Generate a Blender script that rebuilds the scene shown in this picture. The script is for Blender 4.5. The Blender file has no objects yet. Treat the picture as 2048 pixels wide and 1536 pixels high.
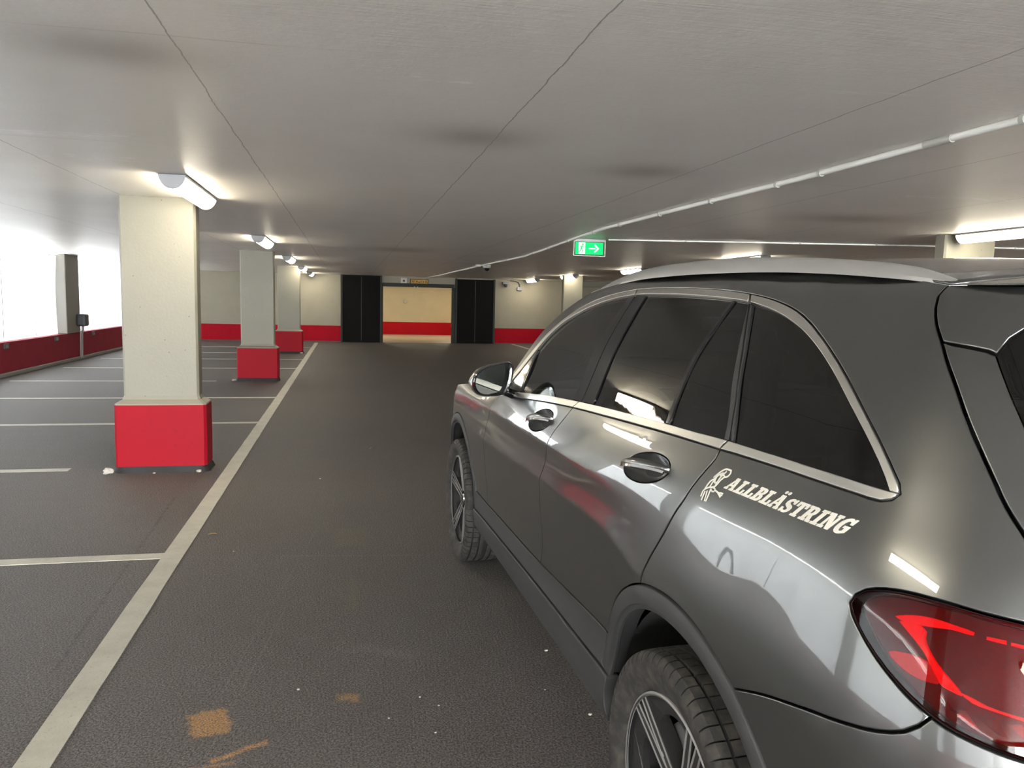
import bpy, bmesh, math, random
import numpy as np
from math import pi, sin, cos, radians
from mathutils import Vector, Matrix, geometry
SC = bpy.context.scene
COL = SC.collection
# ------------------------------------------------------------------ camera
CAM_H = 1.55327
YAW, PITCH, ROLL = 0.211371, 0.109419, 0.0240295
cam_d = bpy.data.cameras.new('camera')
cam = bpy.data.objects.new('camera', cam_d); COL.objects.link(cam)
Fv = Vector((sin(YAW)*cos(PITCH), cos(YAW)*cos(PITCH), -sin(PITCH)))
Rv = Vector((cos(YAW), -sin(YAW), 0)); Uv = Rv.cross(Fv)
R2 = cos(ROLL)*Rv + sin(ROLL)*Uv; U2 = -sin(ROLL)*Rv + cos(ROLL)*Uv
mw = Matrix.Identity(4)
for i in range(3):
    mw[i][0] = R2[i]; mw[i][1] = U2[i]; mw[i][2] = -Fv[i]
mw[2][3] = CAM_H
cam.matrix_world = mw
cam_d.sensor_width = 36; cam_d.lens = 1538/2048*36; cam_d.clip_start = .05; cam_d.clip_end = 200
SC.camera = cam
# ------------------------------------------------------------------ world, exposure
W = bpy.data.worlds.new('world'); SC.world = W; W.use_nodes = True
bg = W.node_tree.nodes['Background']
bg.inputs['Color'].default_value = (.95, .975, 1.0, 1); bg.inputs['Strength'].default_value = 19.0
SC.view_settings.view_transform = 'Standard'; SC.view_settings.look = 'None'
SC.view_settings.gamma = 1; SC.view_settings.use_curve_mapping = False
SC.view_settings.exposure = 1.85
SC.cycles.use_denoising = True
SC.cycles.max_bounces = 10; SC.cycles.diffuse_bounces = 5; SC.cycles.glossy_bounces = 5
SC.cycles.transparent_max_bounces = 16; SC.cycles.transmission_bounces = 6
SC.cycles.sample_clamp_indirect = 8
SC.cycles.caustics_reflective = False; SC.cycles.caustics_refractive = False
LAMP = 12.0      # ceiling lamp diffuser emission
def ceil_z(y): return 2.372 - .005*y
# windows in the left wall: bays between posts, daylight comes in here
POSTS = [-8.55, -3.5, 3.7, 10.95, 18.38, 25.9]
BAYS = [(POSTS[i]+.42, POSTS[i+1]-.42) for i in range(len(POSTS)-1)]
for y0_, y1_ in BAYS:
    l = bpy.data.lights.new('window_portal', 'AREA'); l.shape = 'RECTANGLE'
    l.size = 1.75; l.size_y = y1_-y0_; l.cycles.is_portal = True
    o = bpy.data.objects.new('window_portal', l); COL.objects.link(o)
    o.location = (-6.2, (y0_+y1_)/2, 1.45); o.rotation_euler = (0, -pi/2, 0)
# the wide open entrance behind the camera
l = bpy.data.lights.new('entrance_portal', 'AREA'); l.shape = 'RECTANGLE'; l.size = 14.4; l.size_y = 2.25; l.cycles.is_portal = True
o = bpy.data.objects.new('entrance_portal', l); COL.objects.link(o); o.location = (2.3, -8.9, 1.13); o.rotation_euler = (pi/2, 0, 0)
# ------------------------------------------------------------------ materials
class NT:
    def __init__(s, name):
        s.m = bpy.data.materials.new(name); s.m.use_nodes = True; s.t = s.m.node_tree
        s.b = s.t.nodes['Principled BSDF']; s.out = s.t.nodes['Material Output']
    def n(s, typ, **kw):
        nd = s.t.nodes.new('ShaderNode'+typ)
        for k, v in kw.items():
            if k.startswith('i_'): nd.inputs[k[2:].replace('_', ' ')].default_value = v
            else: setattr(nd, k, v)
        return nd
    def l(s, a, b): s.t.links.new(a, b)
    def math(s, op, a, b=None, c=None, clamp=False):
        nd = s.t.nodes.new('ShaderNodeMath'); nd.operation = op; nd.use_clamp = clamp
        for i, v in enumerate((a, b, c)):
            if v is None: continue
            if isinstance(v, (int, float)): nd.inputs[i].default_value = v
            else: s.l(v, nd.inputs[i])
        return nd.outputs[0]
    def mix(s, f, a, b):
        nd = s.t.nodes.new('ShaderNodeMix'); nd.data_type = 'RGBA'
        for sock, v in ((nd.inputs[0], f), (nd.inputs[6], a), (nd.inputs[7], b)):
            if isinstance(v, (int, float)): sock.default_value = v
            elif isinstance(v, tuple): sock.default_value = (*v, 1) if len(v) == 3 else v
            else: s.l(v, sock)
        return nd.outputs[2]
    def pos(s):
        g = s.n('NewGeometry'); sp = s.n('SeparateXYZ'); s.l(g.outputs['Position'], sp.inputs[0])
        return g.outputs['Position'], sp.outputs
    def noise(s, vec, scale, detail=3, rough=.5, dist=0.0):
        nd = s.n('TexNoise'); nd.inputs['Scale'].default_value = scale; nd.inputs['Detail'].default_value = detail
        nd.inputs['Roughness'].default_value = rough; nd.inputs['Distortion'].default_value = dist
        s.l(vec, nd.inputs['Vector']); return nd.outputs[0]
    def mapv(s, vec, scale=(1, 1, 1), loc=(0, 0, 0), rot=(0, 0, 0)):
        nd = s.n('Mapping'); nd.inputs['Scale'].default_value = scale; nd.inputs['Location'].default_value = loc
        nd.inputs['Rotation'].default_value = rot; s.l(vec, nd.inputs['Vector']); return nd.outputs[0]
    def ramp(s, v, a, b):
        return s.math('SMOOTH_MIN', s.math('DIVIDE', s.math('SUBTRACT', v, a), b-a, clamp=True), 1.0, 0.0)
    def bump(s, h, strength=.3, dist=.01):
        nd = s.n('Bump'); nd.inputs['Strength'].default_value = strength; nd.inputs['Distance'].default_value = dist
        s.l(h, nd.inputs['Height']); s.l(nd.outputs[0], s.b.inputs['Normal'])
    def set(s, **kw):
        for k, v in kw.items():
            nm = {'color': 'Base Color', 'rough': 'Roughness', 'metal': 'Metallic', 'spec': 'Specular IOR Level', 'coat': 'Coat Weight',
                  'coatr': 'Coat Roughness', 'coati': 'Coat IOR', 'em': 'Emission Color', 'ems': 'Emission Strength'}[k]
            if isinstance(v, tuple): v = (*v, 1)
            if isinstance(v, (int, float, tuple)): s.b.inputs[nm].default_value = v
            else: s.l(v, s.b.inputs[nm])
        return s.m
def simple(name, color, rough=.5, metal=0, **kw):
    t = NT(name); return t.set(color=color, rough=rough, metal=metal, **kw)
M = {}
M['paint'] = simple('grey_metallic_paint', (.100, .102, .100), .30, .88, coat=1.0, coatr=.006, coati=1.48)
M['satin'] = simple('satin_aluminium', (.46, .45, .42), .32, .85)
M['rail'] = simple('rail_aluminium', (.55, .55, .54), .30, .75)
M['chrome'] = simple('chrome', (.75, .75, .74), .06, 1.0)
M['gloss_black'] = simple('gloss_black', (.008, .008, .009), .06, spec=.35)
M['black'] = simple('black_plastic', (.012, .012, .012), .55)
M['seam'] = simple('black_rubber', (.006, .006, .006), .7)
M['clad'] = simple('grey_plastic_cladding', (.026, .026, .026), .6, spec=.35)
M['liner'] = simple('wheel_well_felt', (.006, .006, .006), .95)
M['rim_dark'] = simple('dark_alloy', (.018, .017, .017), .35, .1, spec=.3)
M['rim_cut'] = simple('machined_alloy', (.34, .335, .32), .30, .5)
M['seat'] = simple('dark_leather', (.010, .010, .010), .6, spec=.2)
M['mirror'] = simple('mirror_glass', (.55, .6, .6), .01, 1.0)
M['grey_metal'] = simple('grey_metal', (.17, .17, .175), .4, .5)
M['white_plastic'] = simple('white_plastic', (.40, .40, .37), .4)
M['conduit'] = simple('white_conduit', (.74, .74, .71), .45)
M['dark_door'] = simple('dark_sliding_door', (.006, .0055, .0055), .7, spec=.08)
M['gate_steel'] = simple('green_grey_steel', (.035, .038, .033), .6, spec=.15)
M['dark_plastic'] = simple('dark_plastic', (.03, .032, .036), .5)
def glass(name, tint, ior=1.5, refl=(1, 1, 1), rough=0.0):
    t = NT(name); t.t.nodes.remove(t.b)
    tr = t.n('BsdfTransparent'); tr.inputs[0].default_value = (*tint, 1)
    gl = t.n('BsdfGlossy'); gl.inputs['Color'].default_value = (*refl, 1); gl.inputs['Roughness'].default_value = rough
    fr = t.n('Fresnel'); fr.inputs[0].default_value = ior
    mx = t.n('MixShader'); t.l(fr.outputs[0], mx.inputs[0]); t.l(tr.outputs[0], mx.inputs[1]); t.l(gl.outputs[0], mx.inputs[2])
    t.l(mx.outputs[0], t.out.inputs[0]); return t.m
M['glass_front'] = glass('side_glass', (.66, .70, .67), 1.55)
M['glass_rear'] = glass('privacy_glass', (.09, .09, .09), 1.5)
M['lens_red'] = glass('red_lens', (.80, .05, .07), 1.38)
M['clear_blade'] = glass('clear_reflector', (.75, .70, .68), 1.7)
def emis(name, col, s, base=(.8, .8, .8)):
    t = NT(name); return t.set(color=base, em=col, ems=s*.31, rough=.5, spec=.1)
M['guide'] = emis('lit_light_guide', (1.0, .008, .03), .75, (.3, .005, .01))
M['tl_body'] = simple('dark_red_reflector', (.055, .0018, .006), .5, spec=.2)
M['tl_black'] = simple('tail_light_bezel', (.012, .002, .004), .5)
M['lamp'] = emis('lamp_diffuser', (1.0, .90, .70), LAMP*3.22)
M['green'] = emis('exit_green', (.0, .62, .13), 1.5, (0, .10, .02))
M['exit_white'] = emis('exit_white', (.9, 1.0, .92), 1.1)
M['yellow'] = simple('yellow_sign', (.50, .27, .02), .5)
M['sign_black'] = simple('sign_black', (.02, .01, .01), .6)
M['decal'] = simple('white_vinyl', (.55, .53, .47), .45)
# asphalt floor
t = NT('asphalt'); P_, S_ = t.pos()
n1 = t.noise(P_, 125, 4, .7); n2 = t.noise(P_, 62, 3, .6); n3 = t.noise(P_, .7, 4, .6); n4 = t.noise(P_, 9, 4, .6)
col = t.mix(t.ramp(n1, .41, .60), (.013, .012, .0115), (.158, .142, .132))
col = t.mix(t.math('MULTIPLY', t.ramp(n4, .4, .8), .3), col, (.055, .049, .044))
col = t.mix(t.math('MULTIPLY', t.ramp(n3, .35, .75), .35), col, (.050, .045, .042))
def boxmask(t, S_, cx, cy, hx, hy, rot, soft, nz, amp):
    dx = t.math('SUBTRACT', S_[0], cx); dy = t.math('SUBTRACT', S_[1], cy)
    c, s = cos(rot), sin(rot)
    a = t.math('ADD', t.math('MULTIPLY', dx, c), t.math('MULTIPLY', dy, s))
    b = t.math('SUBTRACT', t.math('MULTIPLY', dy, c), t.math('MULTIPLY', dx, s))
    a = t.math('SUBTRACT', t.math('ABSOLUTE', a), hx); b = t.math('SUBTRACT', t.math('ABSOLUTE', b), hy)
    d = t.math('MAXIMUM', a, b); d = t.math('ADD', d, t.math('MULTIPLY', t.math('SUBTRACT', nz, .5), amp))
    return t.math('DIVIDE', t.math('MULTIPLY', d, -1), soft, clamp=True)
nst = t.noise(P_, 22, 4, .7)
nsp = t.ramp(t.noise(P_, 160, 3, .7), .38, .62)
def stain(col, cx, cy, hx, hy, rot, c, k, soft=.02, amp=.09):
    m = t.math('MULTIPLY', boxmask(t, S_, cx, cy, hx, hy, rot, soft, nst, amp), nsp)
    return t.mix(t.math('MULTIPLY', m, k), col, c)
col = stain(col, -.490, 2.80, .075, .095, .25, (.50, .24, .05), .85)
col = stain(col, -.36, 2.60, .105, .018, .5, (.60, .27, .05), .95, amp=.06)
col = stain(col, -.45, 2.53, .09, .012, .1, (.60, .27, .05), .9, amp=.06)
col = stain(col, 0.0, 2.90, .05, .034, -.1, (.40, .22, .05), .8)
col = stain(col, .16, 3.27, .17, .06, -.5, (.16, .15, .15), .45, .06, .16)
col = stain(col, .03, 4.58, .42, .012, -.12, (.22, .20, .15), .6, .02, .03)
col = stain(col, .10, 4.66, .33, .006, -.12, (.20, .18, .14), .6, .02, .03)
col = stain(col, .02, 4.95, .13, .20, 0, (.14, .12, .07), .4, .05, .2)
col = stain(col, .03, 3.95, .05, .25, 0, (.14, .12, .05), .4, .05, .2)
col = stain(col, -.36, 3.95, .004, 1.25, -.13, (.30, .29, .28), .55, .01, .01)
col = stain(col, -.38, 3.25, .005, .62, -.13, (.28, .27, .26), .6, .01, .01)
col = stain(col, 1.60, 17.5, .10, 6.5, -.01, (.12, .105, .085), .45, .1, .3)
col = stain(col, -1.23, 4.7, .012, 1.4, .04, (.006, .006, .006), .8, .012, .09)
t.set(color=col, rough=t.math('ADD', .50, t.math('MULTIPLY', n1, .25)), spec=.42)
t.bump(t.math('ADD', n1, t.math('MULTIPLY', n2, .8)), .8, .009)
M['asphalt'] = t.m
# painted concrete ceiling with panel joints, scuffs and soft dark blotches
t = NT('ceiling_paint'); P_, S_ = t.pos()
nb = t.noise(P_, 1.1, 4, .55); nf = t.noise(t.mapv(P_, (6, 90, 1)), 1, 3, .6); nw = t.noise(P_, 3.5, 4, .6)
col = t.mix(t.ramp(nb, .3, .75), (.77, .735, .685), (.83, .80, .75))
col = t.mix(t.math('MULTIPLY', t.ramp(nf, .55, .8), .10), col, (.88, .87, .85))
wob = t.math('MULTIPLY', t.math('SUBTRACT', nw, .5), .035)
for x0_ in (-4.45, -3.15, -1.85, -.555, .72, 2.035, 3.33, 4.63, 5.93, 7.23, 8.53):
    d = t.math('ABSOLUTE', t.math('ADD', t.math('SUBTRACT', S_[0], x0_), wob))
    m = t.math('SUBTRACT', 1, t.math('DIVIDE', d, .0045), clamp=True)
    col = t.mix(t.math('MULTIPLY', m, .75), col, (.08, .07, .06))
    m = t.math('SUBTRACT', 1, t.math('DIVIDE', t.math('ABSOLUTE', t.math('SUBTRACT', d, .009)), .005), clamp=True)
    m = t.math('MULTIPLY', m, t.ramp(nw, .58, .70)); col = t.mix(t.math('MULTIPLY', m, .8), col, (.62, .60, .56))
for y0_ in (.25, 2.72, 4.62, 7.1, 9.6):
    d = t.math('ABSOLUTE', t.math('ADD', t.math('SUBTRACT', S_[1], y0_), wob))
    m = t.math('SUBTRACT', 1, t.math('DIVIDE', d, .006), clamp=True)
    col = t.mix(t.math('MULTIPLY', m, t.math('MULTIPLY', t.ramp(nb, .45, .6), .5)), col, (.42, .40, .37))
def blob(t, S_, col, cx, cy, r1, r2, c, k):
    dx = t.math('DIVIDE', t.math('SUBTRACT', S_[0], cx), r1); dy = t.math('DIVIDE', t.math('SUBTRACT', S_[1], cy), r2)
    q = t.math('ADD', t.math('MULTIPLY', dx, dx), t.math('MULTIPLY', dy, dy))
    m = t.math('EXPONENT', t.math('MULTIPLY', q, -1)); return t.mix(t.math('MULTIPLY', m, k), col, c)
for a in ((-.78, 2.93, .30, .22), (.63, 3.9, .30, .25), (1.78, 4.55, .28, .24), (4.4, 6.2, .5, .3), (.8, 12.7, .5, .6)):
    col = blob(t, S_, col, *a, (.33, .29, .255), .68)
nsc = t.ramp(t.noise(t.mapv(P_, (7, 42, 1)), 1, 5, .7), .52, .60)
def scuff(col, cx, cy, hx, hy, rot, c, k):
    m = t.math('MULTIPLY', boxmask(t, S_, cx, cy, hx, hy, rot, .05, nw, .12), nsc)
    return t.mix(t.math('MULTIPLY', m, k), col, c)
for a in ((-1.5, 4.50, .45, .09, -.12), (-1.46, 5.2, .2, .10, 0), (-1.05, 4.66, .2, .05, 0), (.35, 2.96, .14, .07, 0), (4.5, 4.8, .7, .08, -.1), (1.95, 2.66, .25, .03, -.2), (2.6, 2.15, .02, .6, -.1)):
    col = scuff(col, *a, (.95, .94, .92), .8)
t.set(color=col, rough=.42, spec=.35)
t.bump(t.math('ADD', nf, t.math('MULTIPLY', t.noise(P_, 14, 3, .6), 1.5)), .22, .006)
M['ceiling'] = t.m
# painted wall: red plinth band below cream
def wallmat(name, band, cream=(.265, .24, .185), red=(.33, .004, .013), lo=-1):
    t = NT(name); P_, S_ = t.pos()
    f = t.math('GREATER_THAN', S_[2], band); f2 = t.math('GREATER_THAN', S_[2], lo)
    nz = t.noise(P_, 2.2, 4, .6)
    cr = t.mix(t.ramp(nz, .3, .8), cream, tuple(c*.90 for c in cream))
    rd = t.mix(t.ramp(nz, .3, .8), red, tuple(c*.82 for c in red))
    lowc = t.mix(f2, (.10, .095, .085), rd)
    t.set(color=t.mix(f, lowc, cr), rough=.6, spec=t.math('ADD', .08, t.math('MULTIPLY', f, .3)))
    t.bump(t.noise(P_, 60, 4, .6), .12, .004); return t.m
M['wall'] = wallmat('wall_paint', .545, lo=.03)
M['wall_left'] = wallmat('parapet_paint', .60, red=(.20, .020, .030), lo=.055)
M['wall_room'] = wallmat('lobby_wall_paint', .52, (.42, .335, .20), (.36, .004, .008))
# pillar shaft concrete with small pits
t = NT('pillar_paint'); P_, S_ = t.pos()
v = t.n('TexVoronoi'); v.inputs['Scale'].default_value = 9; t.l(t.mapv(P_, (1, 1, 1)), v.inputs['Vector'])
pit = t.math('LESS_THAN', t.math('ADD', v.outputs['Distance'], t.math('MULTIPLY', t.noise(P_, 3, 3, .6), .10)), .105)
nz = t.noise(P_, 1.6, 4, .6)
col = t.mix(t.ramp(nz, .3, .75), (.205, .193, .150), (.186, .175, .136)); col = t.mix(t.math('MULTIPLY', pit, .75), col, (.10, .085, .06))
t.set(color=col, rough=.5); t.bump(t.math('SUBTRACT', t.noise(P_, 45, 4, .6), t.math('MULTIPLY', pit, 1.5)), .25, .006); M['pillar'] = t.m
t = NT('red_plinth_paint'); P_, S_ = t.pos(); nz = t.noise(P_, 18, 5, .7)
col = t.mix(t.ramp(nz, .60, .72), (.28, .005, .013), (.21, .009, .015))
t.set(color=col, rough=.5, spec=.10); t.bump(t.noise(P_, 30, 4, .6), .12, .005); M['red'] = t.m
# road marking paint
t = NT('marking_paint'); P_, S_ = t.pos()
col = t.mix(t.ramp(t.noise(P_, 5, 5, .7), .35, .8), (.40, .385, .325), (.29, .275, .23))
col = t.mix(t.math('MULTIPLY', t.math('GREATER_THAN', t.noise(P_, 110, 3, .7), .66), .7), col, (.12, .11, .10))
t.set(color=col, rough=.6); t.bump(t.noise(P_, 160, 3, .6), .3, .003); M['marking'] = t.m
# translucent plastic sheet in the openings
t = NT('plastic_sheet'); t.t.nodes.remove(t.b); P_, S_ = t.pos()
st = t.ramp(t.noise(t.mapv(P_, (1, 5, .35)), 2.0, 4, .6), .35, .7)
tl = t.n('BsdfTranslucent'); t.l(t.mix(st, (.14, .148, .152), (.20, .206, .21)), tl.inputs[0])
df = t.n('BsdfDiffuse'); df.inputs[0].default_value = (.8, .8, .8, 1)
tp = t.n('BsdfTransparent'); tp.inputs[0].default_value = (.9, .95, 1, 1)
m1 = t.n('MixShader'); m1.inputs[0].default_value = .25; t.l(tl.outputs[0], m1.inputs[1]); t.l(df.outputs[0], m1.inputs[2])
m2 = t.n('MixShader'); m2.inputs[0].default_value = .02; t.l(m1.outputs[0], m2.inputs[1]); t.l(tp.outputs[0], m2.inputs[2])
t.l(m2.outputs[0], t.out.inputs[0]); M['sheet'] = t.m
# tyre rubber with dust
t = NT('tyre_rubber'); P_, S_ = t.pos()
nz = t.noise(P_, 26, 5, .65)
t.set(color=t.mix(t.ramp(nz, .42, .72), (.017, .016, .015), (.055, .048, .040)), rough=.75, spec=.3)
t.bump(t.noise(P_, 220, 3, .6), .15, .002); M['tyre'] = t.m
M['room_floor'] = simple('lobby_floor', (.34, .285, .19), .35)
M['crumb'] = simple('pale_plaster', (.38, .36, .31), .7)
M['leafm'] = simple('dry_leaf', (.26, .17, .07), .7)
# ------------------------------------------------------------------ mesh helpers
def mesh(name, verts, faces, mat, parent=None, smooth=False, normals=None, mats=None, fm=None):
    me = bpy.data.meshes.new(name); me.from_pydata([tuple(map(float, v)) for v in verts], [], [tuple(int(i) for i in f) for f in faces]); me.update()
    o = bpy.data.objects.new(name, me); COL.objects.link(o)
    for m_ in (mats or [mat]): me.materials.append(m_ if not isinstance(m_, str) else M[m_])
    if fm is not None: me.polygons.foreach_set('material_index', fm)
    if smooth or normals is not None: me.shade_smooth()
    if normals is not None: me.normals_split_custom_set_from_vertices([tuple(map(float, n)) for n in normals])
    if parent is not None: o.parent = parent
    return o
class MB:
    def __init__(s): s.v = []; s.f = []
    def add(s, v, f):
        k = len(s.v); s.v += [tuple(p) for p in v]; s.f += [tuple(i+k for i in q) for q in f]; return s
    def box(s, x0, x1, y0, y1, z0, z1):
        return s.add([(x0, y0, z0), (x1, y0, z0), (x1, y1, z0), (x0, y1, z0), (x0, y0, z1), (x1, y0, z1), (x1, y1, z1), (x0, y1, z1)],
                     [(0, 3, 2, 1), (4, 5, 6, 7), (0, 1, 5, 4), (1, 2, 6, 5), (2, 3, 7, 6), (3, 0, 4, 7)])
    def prism(s, poly, a, b, axis='y'):
        # poly in the plane normal to axis
        def pt(p, t): return {'y': (p[0], t, p[1]), 'x': (t, p[0], p[1]), 'z': (p[0], p[1], t)}[axis]
        n = len(poly); v = [pt(p, a) for p in poly]+[pt(p, b) for p in poly]
        return s.add(v, [tuple(range(n))[::-1], tuple(range(n, 2*n))]+[(i, (i+1) % n, n+(i+1) % n, n+i) for i in range(n)])
    def tube(s, pts, r, n=10, closed=False):
        pts = [Vector(p) for p in pts]; rings = []; up = None
        for i, p in enumerate(pts):
            a = pts[max(i-1, 0)]; b = pts[min(i+1, len(pts)-1)]; d = (b-a).normalized()
            if up is None: up = d.orthogonal().normalized()
            up = (up-d*up.dot(d)).normalized(); w = d.cross(up)
            rr = r[i] if isinstance(r, (list, tuple)) else r
            rings.append([p+up*rr*cos(2*pi*k/n)+w*rr*sin(2*pi*k/n) for k in range(n)])
        v = [q for g in rings for q in g]; f = []
        for i in range(len(pts)-1):
            for k in range(n): f.append((i*n+k, i*n+(k+1) % n, (i+1)*n+(k+1) % n, (i+1)*n+k))
        f += [tuple(range(n))[::-1], tuple(range(len(v)-n, len(v)))]
        return s.add(v, f)
    def lathe(s, prof, n=32, c=(0, 0, 0), axis='z'):
        v = []
        for r, h in prof:
            for k in range(n):
                a = 2*pi*k/n; x, y = r*cos(a), r*sin(a)
                v.append({'z': (c[0]+x, c[1]+y, c[2]+h), 'x': (c[0]+h, c[1]+x, c[2]+y), 'y': (c[0]+x, c[1]+h, c[2]+y)}[axis])
        f = [(i*n+k, i*n+(k+1) % n, (i+1)*n+(k+1) % n, (i+1)*n+k) for i in range(len(prof)-1) for k in range(n)]
        return s.add(v, f)
    def fix(s):
        bm = bmesh.new(); vs = [bm.verts.new(v) for v in s.v]
        for f in s.f:
            try: bm.faces.new([vs[i] for i in f])
            except ValueError: pass
        bmesh.ops.recalc_face_normals(bm, faces=bm.faces); return bm
    def build(s, name, mat, parent=None, smooth=False, bevel=0, seg=2, angle=None):
        bm = s.fix()
        if bevel:
            es = [e for e in bm.edges if len(e.link_faces) == 2 and e.calc_face_angle(0) > .6]
            bmesh.ops.bevel(bm, geom=es, offset=bevel, segments=seg, affect='EDGES', profile=.5)
        me = bpy.data.meshes.new(name); bm.to_mesh(me); bm.free()
        me.materials.append(M[mat] if isinstance(mat, str) else mat)
        o = bpy.data.objects.new(name, me); COL.objects.link(o)
        if smooth:
            me.shade_smooth()
            if angle: me.set_sharp_from_angle(angle=angle)
        if parent is not None: o.parent = parent
        return o
def tag(o, label=None, cat=None, group=None, kind=None):
    if label: o['label'] = label
    if cat: o['category'] = cat
    if group: o['group'] = group
    if kind: o['kind'] = kind
    return o
def struct(o, label=None):
    o['kind'] = 'structure'
    if label: o['label'] = label
    return o
def empty(name, loc, rz=0, parent=None):
    o = bpy.data.objects.new(name, None); COL.objects.link(o); o.location = loc; o.rotation_euler = (0, 0, rz); o.empty_display_size = .1
    if parent: o.parent = parent
    return o
def copy_tree(o, parent=None):
    c = o.copy(); COL.objects.link(c)
    if parent is not None: c.parent = parent
    for ch in [x for x in COL.objects if x.parent == o]: copy_tree(ch, c)
    return c
# ================================================================== the garage shell
YB, YF = -8.6, 26.4           # open garage mouth behind the camera, far wall
XL, XR = -5.85, 10.6
def slab(x0, x1, y0, y1, zf, th):
    m = MB(); m.v = [(x0, y0, zf(y0)), (x1, y0, zf(y0)), (x1, y1, zf(y1)), (x0, y1, zf(y1)), (x0, y0, zf(y0)+th), (x1, y0, zf(y0)+th), (x1, y1, zf(y1)+th), (x0, y1, zf(y1)+th)]
    m.f = [(0, 3, 2, 1), (4, 5, 6, 7), (0, 1, 5, 4), (1, 2, 6, 5), (2, 3, 7, 6), (3, 0, 4, 7)]; return m
struct(slab(XL-.25, XR+.2, YB-.2, YF+.1, lambda y: -.2, .2).build('floor', 'asphalt'), 'dark asphalt parking deck floor with scuffs and orange stains')
struct(slab(XL-.25, XR+.2, YB-.2, YF+.1, ceil_z, .25).build('ceiling', 'ceiling'), 'grey painted concrete ceiling with panel joints')
TOP = 2.5
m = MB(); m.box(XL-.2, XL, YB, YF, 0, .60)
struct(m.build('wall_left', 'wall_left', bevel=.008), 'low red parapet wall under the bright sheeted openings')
m = MB(); m.prism([(YB, 0), (YF, 0), (YF, .075), (YB, .075)], XL, XL+.07, 'x')
struct(m.build('baseboard_left', simple('curb_concrete', (.16, .15, .13), .8), bevel=.02), 'grey concrete kerb along foot of the parapet')
for i, yp in enumerate(POSTS):
    m = MB(); m.box(XL-.30, XL+.02, yp-.42, yp+.42, .60, ceil_z(yp)+.02)
    struct(m.build('trim_%d' % (i+1), simple('post_grey_%d' % i, (.17, .16, .14), .6), bevel=.015), 'grey concrete post between sheeted window openings')
struct(MB().box(XR, XR+.2, YB, YF, 0, TOP).build('wall_right', 'wall'))
struct(MB().box(XL-.2, -5.0, YB-.2, YB, 0, TOP).box(9.6, XR+.2, YB-.2, YB, 0, TOP).box(-5.0, 9.6, YB-.2, YB, 2.27, TOP+.2).build('wall_back', 'wall'), 'rear wall with the wide entrance open to daylight')
M['outside'] = simple('outside_concrete', (.60, .60, .58), .8)
M['facade'] = simple('facade_render', (.45, .44, .42), .8)
struct(MB().box(-18, -16, -30, 50, -.2, 9).build('wall_outside', 'facade'), 'pale building across the yard, seen blurred through the sheets')
struct(MB().box(-40, 45, -60, YB-.2, -.2, -.01).box(-40, XL-.26, YB-.2, 40, -.2, -.01).build('floor_outside', 'outside'), 'pale paving outside the garage')
# far wall with the gate opening
GX0, GX1, GZ = 1.13, 3.50, 1.90
m = MB(); m.box(XL-.2, GX0, YF, YF+.25, 0, TOP).box(GX1, XR+.2, YF, YF+.25, 0, TOP).box(GX0, GX1, YF, YF+.25, GZ+.10, TOP)
struct(m.build('wall_far', 'wall'), 'far cream wall with a red band and a wide opening')
def dark_door(name, x0, x1, h, label):
    m = MB().box(x0, x1, YF-.12, YF-.02, .012, h); o = m.build(name, 'dark_door', bevel=.006)
    struct(o, label)
    f = MB()
    for x in (x0, x1): f.box(x-.03, x+.03, YF-.14, YF-.001, .0, h+.02)
    fr = f.build('edge_rail', 'gate_steel', o, bevel=.005)
    g = MB().box((x0+x1)/2-.008, (x0+x1)/2+.008, YF-.124, YF-.118, .05, h-.04).build('panel_joint', 'black', o)
    return o
dark_door('door_1', -.21, 1.08, 2.235, 'black sliding door panel left of the bright opening')
dark_door('door_2', 3.62, 4.94, 2.20, 'black sliding door panel right of the bright opening')
m = MB(); m.box(GX0-.04, GX1+.06, YF-.06, YF+.02, GZ-.01, GZ+.115).box(GX0-.05, GX0+.02, YF-.06, YF+.02, 0, GZ).box(GX1-.02, GX1+.09, YF-.06, YF+.02, 0, GZ)
struct(m.build('trim_20', 'gate_steel', bevel=.006), 'dark grey green steel frame around the gate opening')
m = MB().box(7.9, XR, YF-.5, YF-.01, 2.05, ceil_z(YF-.3)+.01)
struct(m.build('trim_21', 'pillar', bevel=.01), 'concrete beam at the far right corner')
M['seam_grey'] = simple('sheet_seam_grey', (.10, .10, .105), .8)
# lit lobby beyond the gate
LX0, LX1, LY1 = -2.6, 7.0, 32.2
struct(MB().box(LX0-.2, LX1+.2, YF+.1, LY1+.2, -.2, -.001).build('floor_lobby', 'room_floor'), 'pale floor beyond the gate opening')
m = MB().box(LX0, LX1, LY1, LY1+.2, 0, 2.4).box(LX0-.2, LX0, YF+.25, LY1, 0, 2.4).box(LX1, LX1+.2, YF+.25, LY1, 0, 2.4)
struct(m.build('wall_lobby', 'wall_room'), 'warm lit cream wall with red band beyond the gate')
struct(MB().box(LX0-.2, LX1+.2, YF+.25, LY1+.2, 2.4, 2.6).build('ceiling_lobby', 'white_plastic'))
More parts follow.
